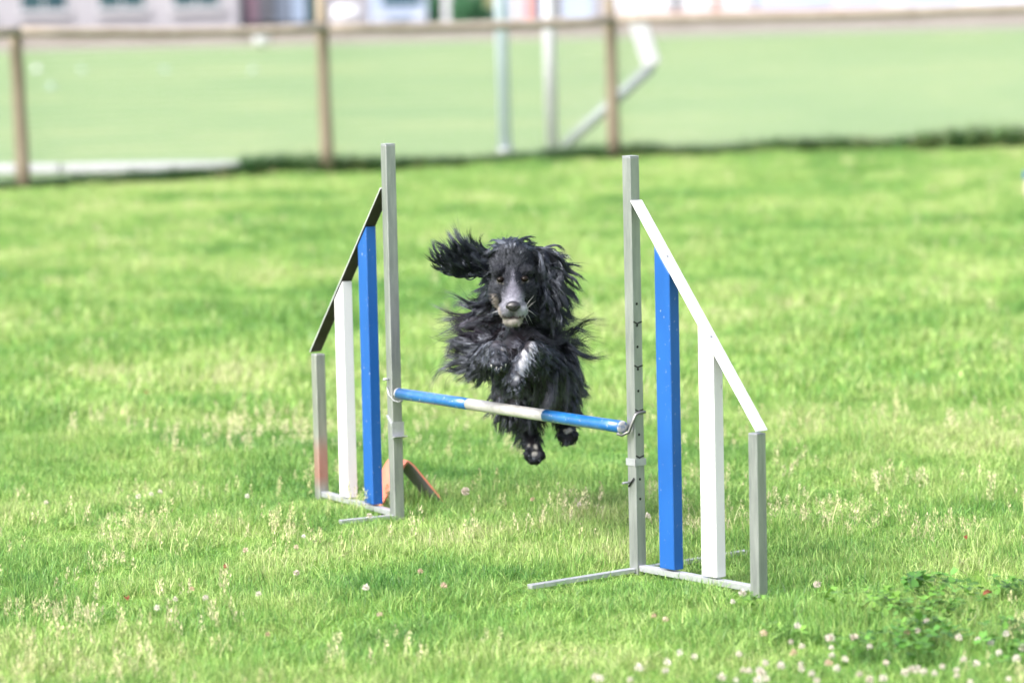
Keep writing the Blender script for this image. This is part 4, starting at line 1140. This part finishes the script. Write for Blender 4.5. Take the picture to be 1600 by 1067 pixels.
instances('lawn_grass', Pm, rot, scl, rng.integers(0, 8, len(Pm)), mid_t, M['grass'], 'lawn grass between the hurdle and the fence', 'grass')
# seed heads standing above the lawn in drifts
Ps = np.concatenate([scatter(6.4, 12.5, 60), scatter(12.5, 29, 14)])
k = n2(Ps, 2.2, 11) + .35 * n2(Ps, 7, 12) + .25 * rng.normal(size=len(Ps)) - .35 * (np.abs(Ps[:, 0] - .55) < .5) * (Ps[:, 1] < 8.4)
k += .5 * np.exp(-((Ps[:, 0] + .65) / .45) ** 2 - ((Ps[:, 1] - 8.9) / .7) ** 2)
Ps = Ps[(k > .28) & (fence_side(Ps) < -.2)]
rot, scl = rs(len(Ps), .75, 1.25, 1.0)
instances('seed_grass', Ps, rot, scl, rng.integers(0, 6, len(Ps)), [seed_stalks(4, .06, .035, .078) for _ in range(6)], M['seed'], 'pale dry grass seed heads standing above the lawn', 'grass')
# broad-leaved clover, thickest at the lower right
Pc = scatter(6.4, 12.0, 130)
k = n2(Pc, 3, 21) + .3 * rng.normal(size=len(Pc)) - 1.7
k += 3.4 * np.exp(-((Pc[:, 0] - 1.02) / .34) ** 2 - ((Pc[:, 1] - 8.24) / .26) ** 2) + 2.0 * np.exp(-((Pc[:, 0] - .585) / .05) ** 2 - ((Pc[:, 1] - 8.36) / .05) ** 2) + 1.75 * np.exp(-((Pc[:, 0] - .95) / .40) ** 2 - ((Pc[:, 1] - 7.75) / .30) ** 2)
Pc = Pc[k > .0]; rot, scl = rs(len(Pc), .8, 1.25, 1.0)
instances('clover_leaves', Pc, rot, scl, rng.integers(0, 6, len(Pc)), [clover_clump(10, .05, .035, .07, .011, .021) for _ in range(6)], M['clover'], 'dark green clover leaves spreading through the lawn, thickest lower right', 'clover')
# rank growth left under the fence
n = 2200; s_ = rng.uniform(extra[0], extra[1] + 1, n); off = np.abs(rng.normal(.10, .10, n)) + .02
Pf = np.array([FP(a_, b_)[:] for a_, b_ in zip(s_, off)])
k = n2(Pf, 1.1, 31) + .4 * n2(Pf, 3, 32); Pf = Pf[k + .3 * rng.normal(size=n) > -.75]
hz_ = np.clip(.85 + .6 * n2(Pf, 1.6, 33) + .05 * (Pf[:, 0] > 1.6), .3, 1.3) * rng.uniform(.5, 1.2, len(Pf)) * np.where(Pf[:, 0] < -2.2, .55, 1); rot, scl = rs(len(Pf), .9, 1.3, hz_)
instances('fence_weeds', Pf, rot, scl, rng.integers(0, 6, len(Pf)), [blades(46, .10, .07, .20, .006, .013, .8, 3) for _ in range(6)], M['weed'], 'dark rank weeds left standing along the foot of the fence', 'weeds')

# ------------------------------------------------------------------ white clover flowers, one by one
M['petal'] = grass_mat('clover_petal', [(0.0, (0.54, 0.45, 0.39)), (0.45, (0.66, 0.60, 0.55)), (1.0, (0.74, 0.70, 0.66))], 2.0, 9, 0.25, 0.6)
M['petal_old'] = grass_mat('faded_petal', [(0.0, (0.45, 0.28, 0.20)), (0.5, (0.60, 0.42, 0.33)), (1.0, (0.7, 0.58, 0.48))], 2.0, 9, 0.25, 0.6)
M['stemg'] = grass_mat('flower_stem', [(0.0, (0.10, 0.22, 0.04)), (1.0, (0.18, 0.30, 0.06))])
def flower_head(m=58):
    g_ = np.arange(m) + .5; ph = np.arccos(1 - 1.75 * g_ / m); th = math.pi * (1 + 5 ** .5) * g_
    d = np.stack([np.cos(th) * np.sin(ph), np.sin(th) * np.sin(ph), np.cos(ph)], 1)
    s_ = unit(np.cross(d, rng.normal(size=(m, 3)))); r0 = .0035
    L_ = rng.uniform(.0050, .0075, m)[:, None]
    a = d * r0; b = d * (r0 + L_) + np.array([0, 0, .0012]) + rng.normal(0, .0005, (m, 3))
    Q = np.stack([a - s_ * .0007, a + s_ * .0007, b + s_ * .0012, b - s_ * .0012], 1).reshape(-1, 3)
    return Q, np.arange(4 * m).reshape(m, 4), np.repeat(rng.random((m, 3)), 4, 0)
def np_mesh(name, V, F_, c, mat):
    o = link_np(name, V, F_, mat, None, False, c); me_ = o.data; bpy.data.objects.remove(o); return me_
heads = [np_mesh('flower_head', *flower_head(), M['petal']) for _ in range(4)]
old = [np_mesh('flower_head', *flower_head(40), M['petal_old']) for _ in range(2)]
stems = [np_mesh('flower_stem', *blades(1, .001, .04, .045, .0016, .0020, .2), M['stemg']) for _ in range(2)]
def flower(px, py, faded=False, size=1.0, lab=None):
    hgt = random.uniform(.052, .072)
    a = at(px, py, 1.0); t = (hgt - CAM_H) / (a.z - CAM_H); x, y = a.x * t, t
    f = empty('clover_flower', (x, y, 0), lab or ('faded pinkish clover flower standing in the lawn' if faded else 'white clover flower head standing in the lawn'), 'flower',
              'faded clover flowers in the lawn' if faded else 'white clover flowers in the lawn')
    h_ = bpy.data.objects.new('flower_head', random.choice(old if faded else heads)); COL.objects.link(h_); h_.parent = f
    h_.location = (0, 0, hgt); h_.rotation_euler = (random.uniform(-.4, .4), random.uniform(-.4, .4), random.uniform(0, 6)); h_.scale = [size * random.uniform(.62, 1.0)] * 3
    s = bpy.data.objects.new('stem', random.choice(stems)); COL.objects.link(s); s.parent = f; s.scale = (1, 1, hgt / .043)
white_spots = [(1277, 913), (1246, 978), (1236, 1003), (1253, 1010), (1298, 997), (1294, 997), (1299, 1012), (1300, 1024), (1335, 996), (1359, 1010), (1434, 985), (1448, 970), (1498, 996), (1528, 1000), (1548, 1005), (1561, 1020),
    (1506, 1030), (1526, 1037), (1472, 1042), (1494, 1047), (1444, 1050), (1460, 1052), (1413, 1051), (1424, 1046), (1384, 1036), (1343, 1054), (1359, 1062), (1268, 1053), (1307, 1045), (1251, 1037), (1252, 1045), (1196, 1036), (1190, 1052), (1187, 1048),
    (1162, 1047), (1155, 1022), (1171, 1048), (1198, 1061), (1184, 1063), (1150, 1063), (1276, 1064), (1516, 1066), (1576, 1061), (1128, 1058), (1085, 1026), (1062, 1020), (1043, 1035), (998, 1043), (930, 1058), (937, 1061), (985, 1062), (1040, 1048),
    (1495, 1055), (1434, 1046), (1380, 1060), (1220, 1040), (1320, 1030), (1145, 940), (1160, 927), (1588, 1030), (1598, 1012), (1572, 990)]
for q in white_spots: flower(*q, lab='small white clover flower in the crowded patch along the lower right')
iso = [(274, 936, 'white clover flower left of two others in the lower left lawn'), (321, 934, 'white clover flower, middle of three in the lower left lawn'),
    (404, 928, 'white clover flower, right of three in the lower left lawn'), (216, 776, 'white clover flower, left of a close trio left of the wing'),
    (236, 772, 'white clover flower, middle of a close trio left of the wing'), (250, 768, 'white clover flower, right of a close trio left of the wing'),
    (474, 838, 'white clover flower in front of the left wing, beside its short post'), (463, 895, 'white clover flower well in front of the left short post'),
    (386, 775, 'single white clover flower level with the left short post'), (97, 409, 'lone white flower far back on the left of the lawn'),
    (577, 806, 'white clover flower at the foot of the left wing'), (905, 788, 'white clover flower behind the right post, below the dog'),
    (1012, 806, 'white clover flower just right of the tall right post'), (72, 785, 'white clover flower near the left edge of the lawn'),
    (572, 918, 'white clover flower in the lawn between the two wing feet'), (245, 950, 'lowest white clover flower in the lower left lawn')]
for x_, y_, l_ in iso: flower(x_, y_, False, .95, l_)
fad = [(418, 991, 'faded clover flower low in the left lawn'), (1022, 962, 'faded clover flower below the right foot bar'), (693, 915, 'faded orange-pink clover flower left of the right foot bar'),
    (593, 960, 'faded clover flower in the lower middle lawn'), (657, 893, 'faded clover flower in front of the left tall post'), (832, 780, 'faded clover flower below the hind paws'),
    (300, 920, 'faded clover flower among three white ones, lower left'), (1417, 988, 'faded clover flower at the top right of the white patch'),
    (1295, 1036, 'faded clover flower in the middle of the white patch'), (1240, 1020, 'faded clover flower at the left of the white patch'),
    (1040, 968, 'faded clover flower beside another below the right foot bar'), (1193, 990, 'faded clover flower below the right short post'),
    (463, 855, 'faded clover flower in front of the left short post'), (384, 860, 'faded clover flower left of the left wing')]
for x_, y_, l_ in fad: flower(x_, y_, True, 1.0, l_)
# dandelion clock
p = at(728, 795, 9.87)
f = empty('dandelion_clock', (p.x, p.y, 0), 'round white dandelion seed head in the lawn, right of the orange marker', 'flower')
m_ = 120; d = rng.normal(size=(m_, 3)); d /= np.linalg.norm(d, axis=1)[:, None]; s_ = unit(np.cross(d, rng.normal(size=(m_, 3))))
Q = np.stack([d * .002 - s_ * .0002, d * .002 + s_ * .0002, d * .013 + s_ * .0014, d * .013 - s_ * .0014], 1).reshape(-1, 3)
o = link_np('seed_ball', Q, np.arange(4 * m_).reshape(m_, 4), M['petal'], None, False, np.repeat(rng.random((m_, 3)), 4, 0)); o.parent = f; o.location = (0, 0, .09)
s = bpy.data.objects.new('stem', stems[0]); COL.objects.link(s); s.parent = f; s.scale = (1, 1, .088 / .043)
# a few dead leaves
M['leafb'] = paint('dead_leaf', (0.22, 0.07, 0.035), (0.34, 0.13, 0.06), 0.8, 0, 80)
for px, py, wh in ((229, 631, 'far left'), (355, 911, 'near the clover flowers on the left'), (199, 962, 'lower left'), (1508, 865, 'right of the short post'), (1543, 955, 'in the clover lower right')):
    g_ = ground_pt(px, py + 4); bm = bmesh.new()
    pr_ = [(-.014, 0, .0), (-.006, .007, .004), (.006, .006, .006), (.015, 0, .002), (.006, -.007, .005), (-.006, -.006, .002)]
    a = random.uniform(0, 3); up = [bm.verts.new((g_.x + x * math.cos(a) - y * math.sin(a), g_.y + x * math.sin(a) + y * math.cos(a), .048 + z * 2)) for x, y, z in pr_]
    bm.faces.new(up); bmesh.ops.solidify(bm, geom=list(bm.faces), thickness=.0008)
    tag(link_bm('dead_leaf', bm, M['leafb']), 'small brown dead leaf lying on the grass, ' + wh, 'leaf', 'dead leaves on the lawn')
